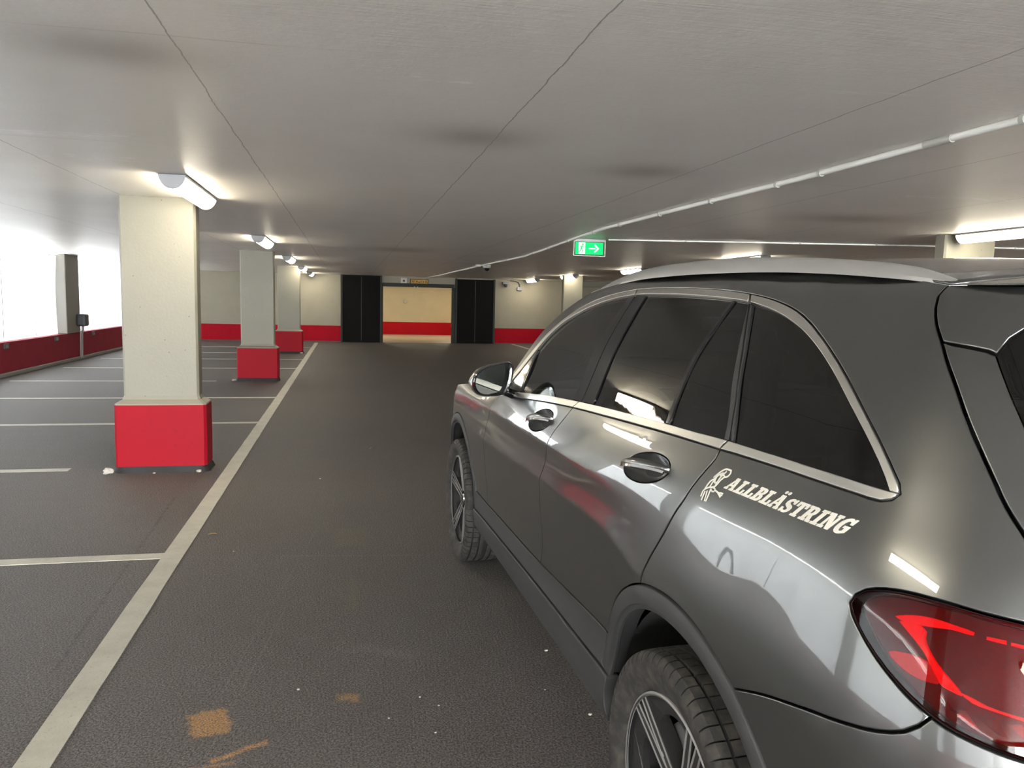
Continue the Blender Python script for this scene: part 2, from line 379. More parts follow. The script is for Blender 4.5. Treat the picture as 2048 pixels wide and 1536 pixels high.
# ------------------------------------------------------------------ plastic sheets in the openings
random.seed(4)
def sheet(y0, y1, lab):
    nx, nz = 120, 14; v = []; f = []
    for j in range(nz+1):
        for i in range(nx+1):
            u = i/nx; w = j/nz; y = y0+(y1-y0)*u
            z = .60+(ceil_z(y)-.055-.60)*w - .02*abs(sin(u*9*pi))*w
            x = XL-.16+.018*sin(u*70)*(.4+.6*w)+.012*sin(u*23+2*w)+.02*sin(w*pi)*sin(u*11)
            v.append((x, y, z))
    for j in range(nz):
        for i in range(nx): a = j*(nx+1)+i; f.append((a, a+1, a+nx+2, a+nx+1))
    o = mesh('plastic_sheet', v, f, 'sheet', smooth=True)
    tag(o, lab, 'plastic sheet', 'white plastic sheets hung in the window openings')
    m = MB().tube([(XL-.110, y0, ceil_z(y0)-.05), (XL-.110, y1, ceil_z(y1)-.05)], .006, 6)
    k = int((y1-y0)/.42)
    for i in range(k+1):
        y = y0+.05+(y1-y0-.1)*i/k; m.tube([(XL-.110, y, ceil_z(y)-.06), (XL-.105, y+.012, ceil_z(y)-.03), (XL-.110, y, ceil_z(y)+.01)], .005, 5)
    m.build('hanging_wire', 'grey_metal', o)
    for fr in (.30, .58, .80):
        y = y0+(y1-y0)*fr; MB().box(XL-.112, XL-.108, y-.010, y+.010, .62, ceil_z(y)-.07).build('sheet_seam', 'seam_grey', o)
    return o
labs = ['white plastic sheet in a window opening well behind the car', 'white plastic sheet in the opening beside the car tail', 'white plastic sheet in the opening left of the nearest pillar',
        'wide bright plastic sheet at left edge, left of the grey post', 'bright plastic sheet right of the grey post with the box']
for (a, b), lab in zip(BAYS, labs): sheet(a, b, lab)
# ------------------------------------------------------------------ pillars
def pillar(x0, x1, y0, y1, label, shaft=(.065, .06)):
    cx, cy = (x0+x1)/2, (y0+y1)/2; o = empty('concrete_pillar', (cx, cy, 0)); tag(o, label, 'pillar', 'concrete pillars with red plinths')
    hx, hy = (x1-x0)/2, (y1-y0)/2
    def ring(hx, hy, c, z): return [(hx-c, -hy, z), (hx, -hy+c, z), (hx, hy-c, z), (hx-c, hy, z), (-hx+c, hy, z), (-hx, hy-c, z), (-hx, -hy+c, z), (-hx+c, -hy, z)]
    def loft(rs):
        m = MB(); v = [p for r in rs for p in r]; n = 8
        f = [(i*n+k, i*n+(k+1) % n, (i+1)*n+(k+1) % n, (i+1)*n+k) for i in range(len(rs)-1) for k in range(n)]
        f += [tuple(range(n))[::-1], tuple(range(len(v)-n, len(v)))]; return m.add(v, f)
    loft([ring(hx, hy, .022, .055), ring(hx+.002, hy+.002, .022, .30), ring(hx, hy, .022, .585)]).build('plinth', 'red', o)
    loft([ring(hx, hy, .022, .585), ring(hx-.004, hy-.004, .022, .596), ring(hx-shaft[0]+.012, hy-shaft[1]+.01, .02, .628), ring(hx-shaft[0], hy-shaft[1], .018, .66), ring(hx-shaft[0], hy-shaft[1], .018, ceil_z(cy)+.01)]).build('shaft', 'pillar', o)
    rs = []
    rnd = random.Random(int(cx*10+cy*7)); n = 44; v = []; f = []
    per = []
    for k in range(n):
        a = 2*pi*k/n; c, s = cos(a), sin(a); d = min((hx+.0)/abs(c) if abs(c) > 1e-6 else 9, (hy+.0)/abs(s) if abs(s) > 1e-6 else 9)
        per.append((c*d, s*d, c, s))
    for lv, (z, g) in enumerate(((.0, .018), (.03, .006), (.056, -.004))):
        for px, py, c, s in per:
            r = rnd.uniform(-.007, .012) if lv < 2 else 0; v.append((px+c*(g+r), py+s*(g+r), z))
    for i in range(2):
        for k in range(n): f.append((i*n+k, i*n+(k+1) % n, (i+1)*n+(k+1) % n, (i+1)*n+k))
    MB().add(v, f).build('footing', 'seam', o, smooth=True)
    return o
PW, PD = .735, .58
pillar(-1.935, -1.20, 6.98, 7.28, 'nearest cream pillar with red plinth, left of the long white line')
pillar(-1.925, -1.22, 14.28, 14.58, 'second pillar of the left row, grey white with red plinth')
pillar(-1.870, -1.165, 20.95, 21.25, 'third and farthest pillar of the left row before the far wall')
pillar(-1.935, -1.20, -.25, .05, 'left row pillar beside the camera, seen only reflected in the car')
pillar(-1.935, -1.20, -7.5, -7.2, 'left row pillar beside the open entrance behind the camera')
pillar(6.045, 6.80, 6.98, 7.26, 'nearest pillar of the right row above the car tail')
pillar(6.045, 6.80, 14.28, 14.56, 'second pillar of the right row, hidden behind the car roof')
pillar(5.86, 6.56, 20.95, 21.25, 'farthest pillar of the right row beyond the car mirror')
pillar(6.045, 6.80, -.25, .05, 'right row pillar on the far side of the car tail')
# plaster crumbs at the plinth corners
def lump(name, c, r, seed, mat, label, cat, group=None, sq=(1, 1, .5)):
    rnd = random.Random(seed); bm = bmesh.new(); bmesh.ops.create_icosphere(bm, subdivisions=2, radius=r)
    for v in bm.verts:
        k = rnd.uniform(.7, 1.2); v.co = Vector((v.co.x*sq[0]*k, v.co.y*sq[1]*k, v.co.z*sq[2]*k))
    zmin = min(v.co.z for v in bm.verts)
    for v in bm.verts: v.co.z -= zmin
    me = bpy.data.meshes.new(name); bm.to_mesh(me); bm.free(); me.materials.append(M[mat]); o = bpy.data.objects.new(name, me); COL.objects.link(o); o.location = c
    return tag(o, label, cat, group)
G1 = 'plaster lumps at the pillar feet'
lump('plaster_lump', (-1.985, 6.945, 0), .040, 1, 'crumb', 'white plaster lump at left front foot of the nearest pillar', 'plaster', G1, (1.1, .8, .7))
lump('plaster_lump', (-1.262, 6.945, 0), .024, 2, 'crumb', 'small pale plaster crumb at right front foot of nearest pillar', 'plaster', G1)
lump('plaster_lump', (-1.62, 6.94, 0), .012, 3, 'crumb', 'tiny plaster crumb under middle of the nearest plinth', 'plaster', G1)
lump('plaster_lump', (-1.97, 14.24, 0), .038, 4, 'crumb', 'white plaster lump at left foot of the second left pillar', 'plaster', G1)
lump('plaster_lump', (-1.20, 20.90, 0), .045, 5, 'crumb', 'white plaster lump at foot of the farthest left pillar', 'plaster', G1)
G2 = 'pale chips scattered on the asphalt'
chips = [((-.191, 2.992), .0075, 'round white chip on asphalt below the long scratches'), ((.276, 2.857), .006, 'white chip right of the small orange patch'), ((.341, 2.782), .0055, 'white chip just right of the chip beside the orange patch'),
         ((.149, 2.724), .0055, 'white chip below the small orange patch, towards the frame bottom'), ((.308, 2.60), .006, 'lowest white chip between orange stains and car sill'), ((.864, 3.167), .009, 'elongated white chip close to the car sill, far one'),
         ((.895, 2.623), .008, 'elongated white chip close to the car sill, near one'), ((-.232, 6.592), .010, 'pale chip on the asphalt right of the nearest pillar'), ((-.676, 4.751), .006, 'small chip just right of the white line junction'), ((.773, 2.833), .005, 'tiny chip between the two elongated chips by the sill')]
for i, ((x, y), r, lab) in enumerate(chips): lump('chip', (x, y, 0), r*.75, 20+i, 'crumb', lab, 'chip', G2, (1.3 if 'elong' in lab else 1, .8, .5))
def leaf(x, y, lab, s=.03, rot=0):
    v = []; n = 7
    for i in range(n):
        t_ = i/(n-1); w = .32*sin(pi*min(1, t_*1.02))**.8
        for k in (-1, 0, 1): v.append(((t_-.5)*s*2, k*w*s, .003+.25*s*abs(k)*.6+.1*s*sin(pi*t_)))
    f = []
    for i in range(n-1):
        for k in range(2): a = i*3+k; f.append((a, a+3, a+4, a+1))
    o = mesh('dry_leaf', v, f, 'leafm'); o.location = (x, y, 0); o.rotation_euler = (0, 0, rot)
    sm = o.modifiers.new('t', 'SOLIDIFY'); sm.thickness = .001
    tag(o, lab, 'leaf', 'dry leaves on the asphalt')
leaf(-.855, 5.115, 'dry tan leaf beside the long white line above the junction', .026, .3)
leaf(.231, 7.891, 'small dry leaf in the lane right of the nearest pillar', .03, 1.0)
# ------------------------------------------------------------------ painted lines
LG = 'white stall lines left of the long line'
def line(x0, y0, x1, y1, w, label, grp, z=.004, name='painted_line'):
    dx, dy = x1-x0, y1-y0; L = math.hypot(dx, dy); nx, ny = -dy/L*w/2, dx/L*w/2
    n = max(2, int(L/.25)); rnd = random.Random(int(1000*(x0+y0)+y1*10)); up = []; lo = []
    for i in range(n+1):
        t_ = i/n; a = rnd.uniform(-.002, .002); b = rnd.uniform(-.002, .002)
        up.append((x0+dx*t_+nx*(1+a/w*2), y0+dy*t_+ny*(1+a/w*2))); lo.append((x0+dx*t_-nx*(1+b/w*2), y0+dy*t_-ny*(1+b/w*2)))
    v = [(p[0], p[1], zz) for zz in (.0005, z) for r in (up, lo) for p in r]; f = []; k = n+1
    for i in range(n):
        f += [(2*k+i, 2*k+i+1, 3*k+i+1, 3*k+i), (i, k+i, k+i+1, i+1), (i, i+1, 2*k+i+1, 2*k+i), (k+i+1, k+i, 3*k+i, 3*k+i+1)]
    f += [(0, 2*k, 3*k, k), (n, k+n, 3*k+n, 2*k+n)]
    o = MB().add(v, f).build(name, 'marking'); return tag(o, label, 'road marking', grp)
line(-1.010, -8.4, -1.005, 25.72, .118, 'long cream white line along the lane left of the car', None, .0042)
line(5.60, -8.4, 5.62, 26.3, .11, 'long white line along the lane on the far side of the car', None, .0042)
stalls = [(4.72, -5.5, -1.06, 'nearest stall line, meeting the long line at lower left'), (7.14, -5.5, -2.35, 'short ended stall line left of the nearest pillar'), (9.60, -5.5, -1.06, 'third stall line, passing behind the nearest red plinth'),
          (11.95, -5.5, -1.06, 'fourth stall line, just above the nearest plinth top'), (14.22, -5.52, -2.27, 'fifth stall line, ending short of the second pillar'), (16.68, -5.52, -1.06, 'sixth stall line, first beyond the second pillar'),
          (19.02, -5.50, -1.06, 'seventh stall line, second beyond the second pillar'), (21.1, -5.5, -2.2, 'eighth stall line, ending short of the third pillar'), (23.4, -5.5, -1.06, 'ninth and farthest stall line near the far wall'),
          (2.30, -5.5, -1.06, 'stall line beside the camera outside the left of frame')]
for y, xa, xb, lab in stalls: line(xa, y, xb, y+(.02 if y > 5 else .0), .098, lab, LG)
for y in (7.14, 9.6, 11.95, 14.22, 16.68, 19.02, 21.1, 23.4):
    line(5.66, y, 10.1, y, .098, 'white stall lines on the right side behind the car', 'white stall lines behind the car')
# ------------------------------------------------------------------ ceiling lamps
def make_lamp():
    L, w, h = 1.27, .085, .082
    o = empty('ceiling_lamp', (0, 0, 0))
    prof = [(-w, 0), (-w+.004, -.018), (-w*.78, -.045), (-w*.55, -.066), (-w*.28, -h+.004), (0, -h), (w*.28, -h+.004), (w*.55, -.066), (w*.78, -.045), (w-.004, -.018), (w, 0)]
    MB().prism(prof, .012, L-.012, 'y').build('diffuser', 'lamp', o)
    for y in (0, L-.012): MB().prism([(x*1.02, z*1.03) for x, z in prof], y, y+.012, 'y').build('end_cap', 'grey_metal', o, bevel=.002)
    MB().box(-w-.003, w+.003, 0, L, -.004, .012).build('base_plate', 'grey_metal', o, bevel=.002)
    return o
lampproto = make_lamp(); used = False
LYS = [-4.5, .35, 5.68, 10.80, 15.72, 20.45, 24.85]
ordn = {5.68: 'nearest', 10.80: 'second nearest', 15.72: 'third nearest', 20.45: 'fourth nearest', 24.85: 'farthest'}
for side, xx in (('left', -1.165), ('right', 6.22)):
    for y in LYS:
        if used: o = copy_tree(lampproto)
        else: o = lampproto; used = True
        o.location = (xx-(.12 if xx > 0 and y > 20 else 0), y, ceil_z(y+.6)-.013); o.rotation_euler = (math.atan(-.005), 0, 0)
        if y in ordn: lab = '%s lit lamp of the %s row on the ceiling' % (ordn[y], side)
        else: lab = 'lit ceiling lamp of the %s row %s' % (side, {.35: 'overhead beside the camera', -4.5: 'just behind the camera'}[y])
        tag(o, lab, 'ceiling lamp', 'ceiling lamps of the %s row' % side)
# lobby lamps
for i, (x, y) in enumerate(((0.6, 29.3), (4.2, 29.3))):
    o = copy_tree(lampproto); o.location = (x, y, 2.385); tag(o, 'lamp on the lobby ceiling beyond the gate, %s' % ('left one' if i == 0 else 'right one'), 'ceiling lamp', 'lobby lamps')
    o.scale = (2.2, 1.3, 1)
# ------------------------------------------------------------------ conduits
def conduit(pts, r, label, clips, drop=.004, wob=.0, sleeves=[]):
    P = []
    for i in range(len(pts)-1):
        a, b = pts[i], pts[i+1]; L = math.dist(a, b); n = max(1, int(L/.4))
        for k in range(n):
            t_ = k/n; P.append((a[0]+(b[0]-a[0])*t_, a[1]+(b[1]-a[1])*t_))
    P.append(pts[-1]); V3 = []; rnd = random.Random(len(P))
    for i, (x, y) in enumerate(P): V3.append((x+rnd.uniform(-wob, wob), y, ceil_z(y)-r-drop-(abs(rnd.gauss(0, wob*.5)))))
    o = MB().tube(V3, r, 12).build('cable_conduit', 'conduit', smooth=True); tag(o, label, 'conduit')
    for c in clips+sleeves:
        q = min(V3, key=lambda p: abs((p[1] if abs(pts[0][1]-pts[-1][1]) > 3 else p[0])-c)); i = V3.index(q); i = min(max(i, 1), len(V3)-2)
        d = (Vector(V3[i+1])-Vector(V3[i-1])).normalized(); p = Vector(q)
        if c in sleeves:
            MB().tube([p-d*.085, p+d*.085], r*1.22, 14).build('sleeve', 'white_plastic', o, smooth=True, angle=.6); continue
        MB().tube([p-d*.012, p+d*.012], r*1.28, 12).box(p.x-.012, p.x+.012, p.y-.012, p.y+.012, p.z, p.z+r+drop+.003).build('clip', 'white_plastic', o, smooth=True, angle=.6)
    return o
conduit([(2.71, -8.4), (2.707, 2.75), (2.70, 4.6), (2.655, 5.9), (2.615, 7.8), (2.68, 9.0), (2.80, 10.8), (2.93, 12.86), (2.86, 15.0), (2.83, 16.8), (2.76, 20), (2.73, 23.5), (2.60, 26.38)], .0165,
        'long white conduit running along the ceiling past the exit sign', [2.2, 2.85, 3.95, 4.75, 5.6, 6.4, 7.2, 8.2, 9.4, 10.6, 12, 14, 16, 18, 20.5, 23], .003, .003, [3.36])
conduit([(3.14, 9.16), (4.5, 8.80), (6.7, 8.22), (10.4, 7.6)], .010, 'thin white conduit crossing the ceiling right of the exit sign', [3.9, 5.3, 6.4, 7.9], .003, .002)
# ------------------------------------------------------------------ exit sign
SX0, SX1, SY = 2.722, 3.137, 9.27
ex = empty('exit_sign', ((SX0+SX1)/2, SY, 2.108)); tag(ex, 'green lit exit sign with running figure and right arrow under the ceiling', 'exit sign')
hw = (SX1-SX0)/2
m = MB(); m.box(-hw, -hw+.011, -.016, .016, 0, .21).box(hw-.011, hw, -.016, .016, 0, .21).box(-hw, hw, -.016, .016, 0, .011)
m.build('frame', 'white_plastic', ex, bevel=.002)
MB().box(-hw+.011, hw-.011, -.018, .018, .176, .214).build('lamp_housing', 'grey_metal', ex, bevel=.003)
gp = MB().box(-hw+.028, hw-.030, -.005, .005, .024, .172).build('panel', 'green', ex)
w2 = hw-.03
MB().box(-.140, -.058, -.009, -.0055, .030, .168).build('pictogram_field', 'exit_white', ex)
fg = MB()
fg.lathe([(0, 0), (.0125, 0), (.0125, .002), (0, .002)], 14, (-.088, -.0115, .146), 'y')
def limb(m, pts, w, y0, y1):
    for (a, b) in zip(pts[:-1], pts[1:]):
        d = Vector((b[0]-a[0], b[1]-a[1])).normalized(); n = Vector((-d.y, d.x))*w/2; a = Vector(a)-d*w*.3; b = Vector(b)+d*w*.3
        m.prism([tuple(a+n), tuple(b+n), tuple(b-n), tuple(a-n)], y0, y1, 'y')
limb(fg, [(-.096, .128), (-.108, .092)], .017, -.0115, -.0092)
limb(fg, [(-.108, .092), (-.090, .072), (-.098, .045)], .011, -.0115, -.0092)
limb(fg, [(-.110, .092), (-.120, .066), (-.138, .058)], .011, -.0115, -.0092)
limb(fg, [(-.096, .126), (-.078, .112), (-.066, .118)], .008, -.0115, -.0092)
limb(fg, [(-.098, .126), (-.118, .118), (-.126, .100)], .008, -.0115, -.0092)
fg.build('running_figure', 'green', ex)
ar = MB(); ar.prism([(-.010, .091), (.075, .091), (.075, .106), (-.010, .106)], -.010, -.0055, 'y')
limb(ar, [(.070, .140), (.112, .0985), (.070, .057)], .017, -.010, -.0055)
ar.build('arrow', 'exit_white', ex)
# ------------------------------------------------------------------ cameras and boxes on ceiling and far wall
dc = empty('dome_camera', (2.97, 16.75, ceil_z(16.75))); tag(dc, 'white dome camera with dark eye on the ceiling by the conduit', 'security camera')
MB().lathe([(0, 0), (.088, 0), (.092, -.03), (.078, -.062), (.055, -.068), (0, -.068)], 28).build('housing', 'white_plastic', dc, smooth=True, angle=.6)
MB().lathe([(.056, -.064), (.054, -.09), (.04, -.115), (.02, -.128), (.001, -.131)], 24).build('dome', 'gloss_black', dc, smooth=True)
o = MB().box(2.70, 2.80, 16.55, 16.66, ceil_z(16.6)-.05, ceil_z(16.6)-.001).build('junction_box', 'white_plastic', bevel=.01); tag(o, 'small white box just left of the dome camera', 'junction box')
wc = empty('wall_camera', (5.33, YF, 2.05)); tag(wc, 'small grey camera high on far wall right of black door', 'security camera')
MB().box(-.11, .11, -.16, 0, .02, .10).build('bracket', 'grey_metal', wc, bevel=.01)
MB().lathe([(0, .02), (.06, .02), (.062, -.03), (.04, -.08), (.001, -.09)], 18, (0, -.10, 0)).build('dome', 'dark_plastic', wc, smooth=True)
o = MB().box(5.76, 5.92, YF-.06, YF, 1.86, 1.99).build('wall_box', 'grey_metal', bevel=.01); tag(o, 'small pale grey box on the far wall under the last lamp', 'box')
o = MB().tube([(5.84, YF-.03, 1.98), (5.84, YF-.035, 2.07), (5.80, YF-.035, 2.15), (5.66, YF-.03, 2.19), (5.5, YF-.03, 2.195)], .013, 8).build('cable', 'dark_plastic', smooth=True); tag(o, 'dark curved cable above the small wall box', 'cable')
ys = empty('height_sign', (2.36, YF-.02, 2.075)); tag(ys, 'yellow sign with dark writing above the gate opening', 'sign')
MB().box(-.31, .31, -.012, .018, -.092, .092).build('sign_border', 'sign_black', ys)
MB().box(-.285, .285, -.017, -.011, -.070, .070).build('sign_plate', 'yellow', ys)
m = MB()
def st(x, a, b, w=.014): m.box(x-w/2, x+w/2, -.019, -.0165, a, b)
limb(m, [(-.255, -.035), (-.235, .035), (-.215, -.035)], .012, -.019, -.0165)
for x in (-.19, -.15, -.10, -.06): st(x, -.035, .035)
m.box(-.19, -.15, -.019, -.0165, .023, .035); m.box(-.10, -.06, -.019, -.0165, -.006, .006)
m.box(-.03, .02, -.019, -.0165, -.03, .0); limb(m, [(.045, -.035), (.06, .035), (.08, -.035)], .012, -.019, -.0165)
for x in (.125, .15, .205, .25): st(x, -.035, .035)
m.box(.205, .25, -.019, -.0165, -.035, -.023); m.box(.205, .25, -.019, -.0165, .023, .035)
m.build('lettering', 'sign_black', ys)
rs_ = empty('alarm_sign', (1.84, YF-.02, 2.09)); tag(rs_, 'small white square sign with dark red mark left of yellow sign', 'sign')
MB().box(-.10, .10, -.010, .018, -.095, .095).build('sign_plate', 'white_plastic', rs_, bevel=.003)
MB().box(-.035, .035, -.014, -.009, -.03, .035).build('red_mark', simple('dark_red_mark', (.16, .01, .01), .5), rs_)
m = MB(); m.tube([(2.20, YF-.055, GZ+.012), (2.20, YF-.055, GZ-.05)], .022, 8).tube([(2.30, YF-.055, GZ+.012), (2.30, YF-.055, GZ-.05)], .022, 8)
o = m.build('gate_stop', 'white_plastic', smooth=True, angle=.6); tag(o, 'pair of small pale stops under the gate frame beam', 'gate stop')
o = MB().lathe([(0, -.04), (.07, -.04), (.08, 0), (0, 0)], 16, (1.98+.33, LY1, 1.37), 'y').build('wall_button', simple('button_grey', (.30, .27, .20), .5), smooth=True, angle=.6); tag(o, 'small round fitting on the lit wall beyond the gate', 'wall fitting')
# electrical box with cables on the window post
eb = empty('electrical_box', (XL+.02, 18.62, .74)); tag(eb, 'dark grey box with two cables on the grey window post', 'electrical box')
MB().box(0, .20, -.13, .13, 0, .27).build('housing', 'dark_plastic', eb, bevel=.04, seg=3)
for dy in (-.05, .05):
    MB().tube([(.10, dy, .01), (.09, dy+.02, -.08), (.06, dy+.03, -.16), (.045, dy+.03, -.70)], .015, 8).build('cable', 'white_plastic', eb, smooth=True)
for i, y in enumerate((14.97, 17.36, 19.70)):
    o = MB().box(XL-.004, XL+.02, y-.10, y+.10, .485, .575).build('wall_plate', 'dark_plastic', bevel=.005)
    MB().box(XL+.02, XL+.024, y-.045, y+.055, .50, .56).build('plate_face', 'grey_metal', o)
    lab = {14.97: 'small grey plate on red parapet nearest the left frame edge', 17.36: 'small grey plate on red parapet left of the grey post', 19.70: 'small grey plate on red parapet right of the grey post'}[y]
    tag(o, lab, 'wall plate', 'grey plates on the parapet')
# ================================================================== car body surface: width and y over (s, z)
# s runs along the flank (s = y on the straight part) and wraps round the tail and the nose, z is the height
def pchip(x, y, xq):
    x = np.asarray(x, float); y = np.asarray(y, float); h = np.diff(x); d = np.diff(y)/h
    m = np.zeros_like(y)
    for i in range(1, len(x)-1):
        if d[i-1]*d[i] > 0:
            w1 = 2*h[i]+h[i-1]; w2 = h[i]+2*h[i-1]; m[i] = (w1+w2)/(w1/d[i-1]+w2/d[i])
    m[0] = d[0]; m[-1] = d[-1]
    xq = np.asarray(xq, float); i = np.clip(np.searchsorted(x, xq)-1, 0, len(x)-2)
    t = (xq-x[i])/h[i]
    return (2*t**3-3*t**2+1)*y[i]+(t**3-2*t**2+t)*h[i]*m[i]+(-2*t**3+3*t**2)*y[i+1]+(t**3-t**2)*h[i]*m[i+1]
class Body:
    levels = [.20, .30, .38, .46, .56, .68, .80, .865, .93, 1.02, 1.05, 1.08, 1.115, 1.15, 1.185, 1.22, 1.30, 1.40, 1.50, 1.56, 1.60, 1.64, 1.70]
    stations = [-.3, 0, .5, 1.2, 1.9, 2.3, 3.0]
    width = [[.80, .80, .79, .79, .80, .80, .80], [.885, .90, .885, .885, .885, .895, .895], [.91, .93, .915, .912, .912, .913, .92], [.925, .945, .918, .916, .916, .917, .93],
             [.928, .948, .91, .905, .908, .914, .93], [.935, .953, .925, .917, .92, .925, .93], [.946, .960, .941, .934, .935, .935, .93], [.950, .962, .948, .943, .942, .938, .928],
             [.944, .956, .949, .945, .944, .937, .926], [.923, .937, .942, .941, .935, .917, .902], [.915, .930, .939, .9385, .931, .902, .88], [.907, .922, .933, .9325, .923, .88, .85],
             [.896, .911, .9205, .920, .910, .845, .80], [.882, .896, .9045, .904, .892, .80, .75], [.865, .879, .8865, .8865, .876, .77, .70], [.846, .860, .866, .866, .857, .74, .66],
             [.808, .821, .829, .829, .818, .68, .6], [.760, .773, .783, .783, .771, .62, .55], [.700, .713, .723, .722, .711, .56, .5],
             [.658, .672, .682, .681, .671, .52, .46], [.624, .642, .652, .652, .640, .48, .43], [.565, .59, .61, .61, .595, .45, .40], [.40, .43, .46, .46, .44, .36, .34]]
    end_z = [.20, .35, .5, .65, .8, .9, 1.0, 1.1, 1.2, 1.3, 1.4, 1.5, 1.56, 1.64, 1.70]
    tail_y = [-.86, -.93, -.955, -.96, -.945, -.925, -.895, -.865, -.83, -.785, -.735, -.685, -.65, -.60, -.56]
    nose_y = [3.60, 3.70, 3.72, 3.72, 3.70, 3.66, 3.60, 3.5, 3.4, 3.3, 3.2, 3.15, 3.12, 3.1, 3.1]
    zfrom, zto, zstep = .20, 1.70, .01
    sfrom, sto, sstep = -1.80, 4.60, .02
    smid_tail, smid_nose = -1.70, 4.5
    def __init__(self):
        self.zg = np.arange(self.zfrom, self.zto+1e-9, self.zstep); self.sg = np.arange(self.sfrom, self.sto+1e-9, self.sstep)
        nz, ns = len(self.zg), len(self.sg)
        cols = np.array([pchip(self.levels, [r[j] for r in self.width], self.zg) for j in range(len(self.stations))])
        k = np.exp(-.5*(np.arange(-6, 7)/1.6)**2); k /= k.sum()
        cols = np.array([np.convolve(np.pad(c, 6, mode='reflect', reflect_type='odd'), k, 'valid') for c in cols])
        flank = np.arange(-.3, 3.0+1e-9, .02)
        W_ = np.array([pchip(self.stations, cols[:, i], flank) for i in range(nz)])
        k = np.exp(-.5*(np.arange(-12, 13)/5.0)**2); k /= k.sum()
        W_ = np.array([np.convolve(np.pad(w, 12, mode='reflect'), k, 'valid') for w in W_])
        Y_ = np.zeros((nz, ns)); L_ = np.zeros((nz, ns))
        k = np.exp(-.5*(np.arange(-12, 13)/6.0)**2); k /= k.sum()
        ty, ny = (np.convolve(np.pad(pchip(self.end_z, e, self.zg), 12, mode='reflect', reflect_type='odd'), k, 'valid') for e in (self.tail_y, self.nose_y))
        t = np.linspace(0, pi/2, 600); sj = self.sg
        for i in range(nz):
            m = (sj >= -.3-1e-9) & (sj <= 3.0+1e-9)
            Y_[i, m] = sj[m]; L_[i, m] = np.interp(sj[m], flank, W_[i])
            for sign, n, ys, ye, w0, sm in ((-1, 3.5, -.3, ty[i], W_[i, 0], self.smid_tail), (1, 2.5, 3.0, ny[i], W_[i, -1], self.smid_nose)):
                a = np.abs(ye-ys)*np.sin(t)**(2/n); b = w0*np.clip(np.cos(t), 0, 1)**(2/n)
                c = np.concatenate([[0], np.cumsum(np.hypot(np.diff(a), np.diff(b)))]); tot = c[-1]; c /= tot; span = abs(sm-ys)
                q = (sj-ys)/(sm-ys); mm = (q > 1e-9)
                qq = q[mm]; qc = np.clip(qq, 0, 1); qc = (qc*span+(tot-span)*qc**2)/tot   # true length near the flank
                ll = np.interp(qc, c, b)
                Y_[i, mm] = ys+sign*np.interp(qc, c, a); L_[i, mm] = np.where(qq > 1, -(qq-1)*abs(sm-ys), ll)
        self.Y, self.L = Y_, L_
    @staticmethod
    def crease(s, z):
        def step(x, a, b):
            t = np.clip((x-a)/(b-a), 0, 1); return t*t*(3-2*t)
        zc = pchip([-.5, .15, .45, .8, 1.1, 2.1, 3.0], [.885, .889, .925, .915, .908, .868, .86], s)
        a1 = .13*step(s, -.1, .3)*(1-step(s, 2.1, 2.5))
        d = z-zc; o = a1*(.045-np.sqrt(d*d+.0025**2))*np.exp(-(d/.06)**2)
        zc = pchip([0, .4, .9, 1.6, 2.4, 3.2], [1.045, 1.050, 1.046, 1.036, 1.02, .99], s)
        a2 = .15*step(s, .25, .9)*(1-step(s, 2.6, 3.2))
        d = z-zc; return o+a2*(.05-np.sqrt(d*d+.003**2))*np.exp(-(d/.06)**2)
    crease_rows = (([-.5, .15, .45, .8, 1.1, 2.1, 3.0], [.885, .889, .925, .915, .908, .868, .86]), ([0, .4, .9, 1.6, 2.4, 3.2], [1.045, 1.050, 1.046, 1.036, 1.02, .99]))
    @staticmethod
    def wts(t):
        return np.array([-.5*t+t*t-.5*t**3, 1-2.5*t*t+1.5*t**3, .5*t+2*t*t-1.5*t**3, -.5*t*t+.5*t**3])
    def at(self, s, z):
        s = np.atleast_1d(np.asarray(s, float)); z = np.atleast_1d(np.asarray(z, float))
        fs = (s-self.sfrom)/self.sstep; fz = (z-self.zfrom)/self.zstep
        i = np.clip(np.floor(fs).astype(int), 1, len(self.sg)-3); j = np.clip(np.floor(fz).astype(int), 1, len(self.zg)-3)
        ws = self.wts(fs-i); wz = self.wts(fz-j); y = 0; l = 0
        for a in range(4):
            for b in range(4):
                w = ws[a]*wz[b]; y = y+w*self.Y[j-1+b, i-1+a]; l = l+w*self.L[j-1+b, i-1+a]
        return np.stack([-(l+self.crease(s, z)), y, z], -1)
    def normal(self, s, z, e=.0025):
        n = np.cross(self.at(s, z+e)-self.at(s, z-e), self.at(s+e, z)-self.at(s-e, z))
        return n/np.linalg.norm(n, axis=-1, keepdims=True)
BODY = Body()
def PS(s, z): return BODY.at(s, z)
def NS(s, z): return BODY.normal(s, z)
# ================================================================== helpers on the body surface
def crv(pts, step=.02, closed=False):
    """dense centripetal-ish Catmull-Rom through (s,z) points"""
    p = np.array(pts, float); n = len(p)
    if n < 3:
        L = np.hypot(*(p[1]-p[0])); k = max(1, int(L/step)); return [tuple(p[0]+(p[1]-p[0])*i/k) for i in range(k+1)]
    out = []
    ext = np.vstack([2*p[0]-p[1], p, 2*p[-1]-p[-2]]) if not closed else np.vstack([p[-1], p, p[0], p[1]])
    m = n-1 if not closed else n
    for i in range(m):
        a, b, c, d = ext[i:i+4]; L = np.hypot(*(c-b)); k = max(1, int(L/step))
        t1 = (c-a)*L/max(1e-9, np.hypot(*(b-a))+L); t2 = (d-b)*L/max(1e-9, np.hypot(*(d-c))+L)
        for j in range(k):
            t = j/k; out.append(tuple((2*t**3-3*t*t+1)*b+(t**3-2*t*t+t)*t1+(-2*t**3+3*t*t)*c+(t**3-t*t)*t2))
    if not closed: out.append(tuple(p[-1]))
    return out
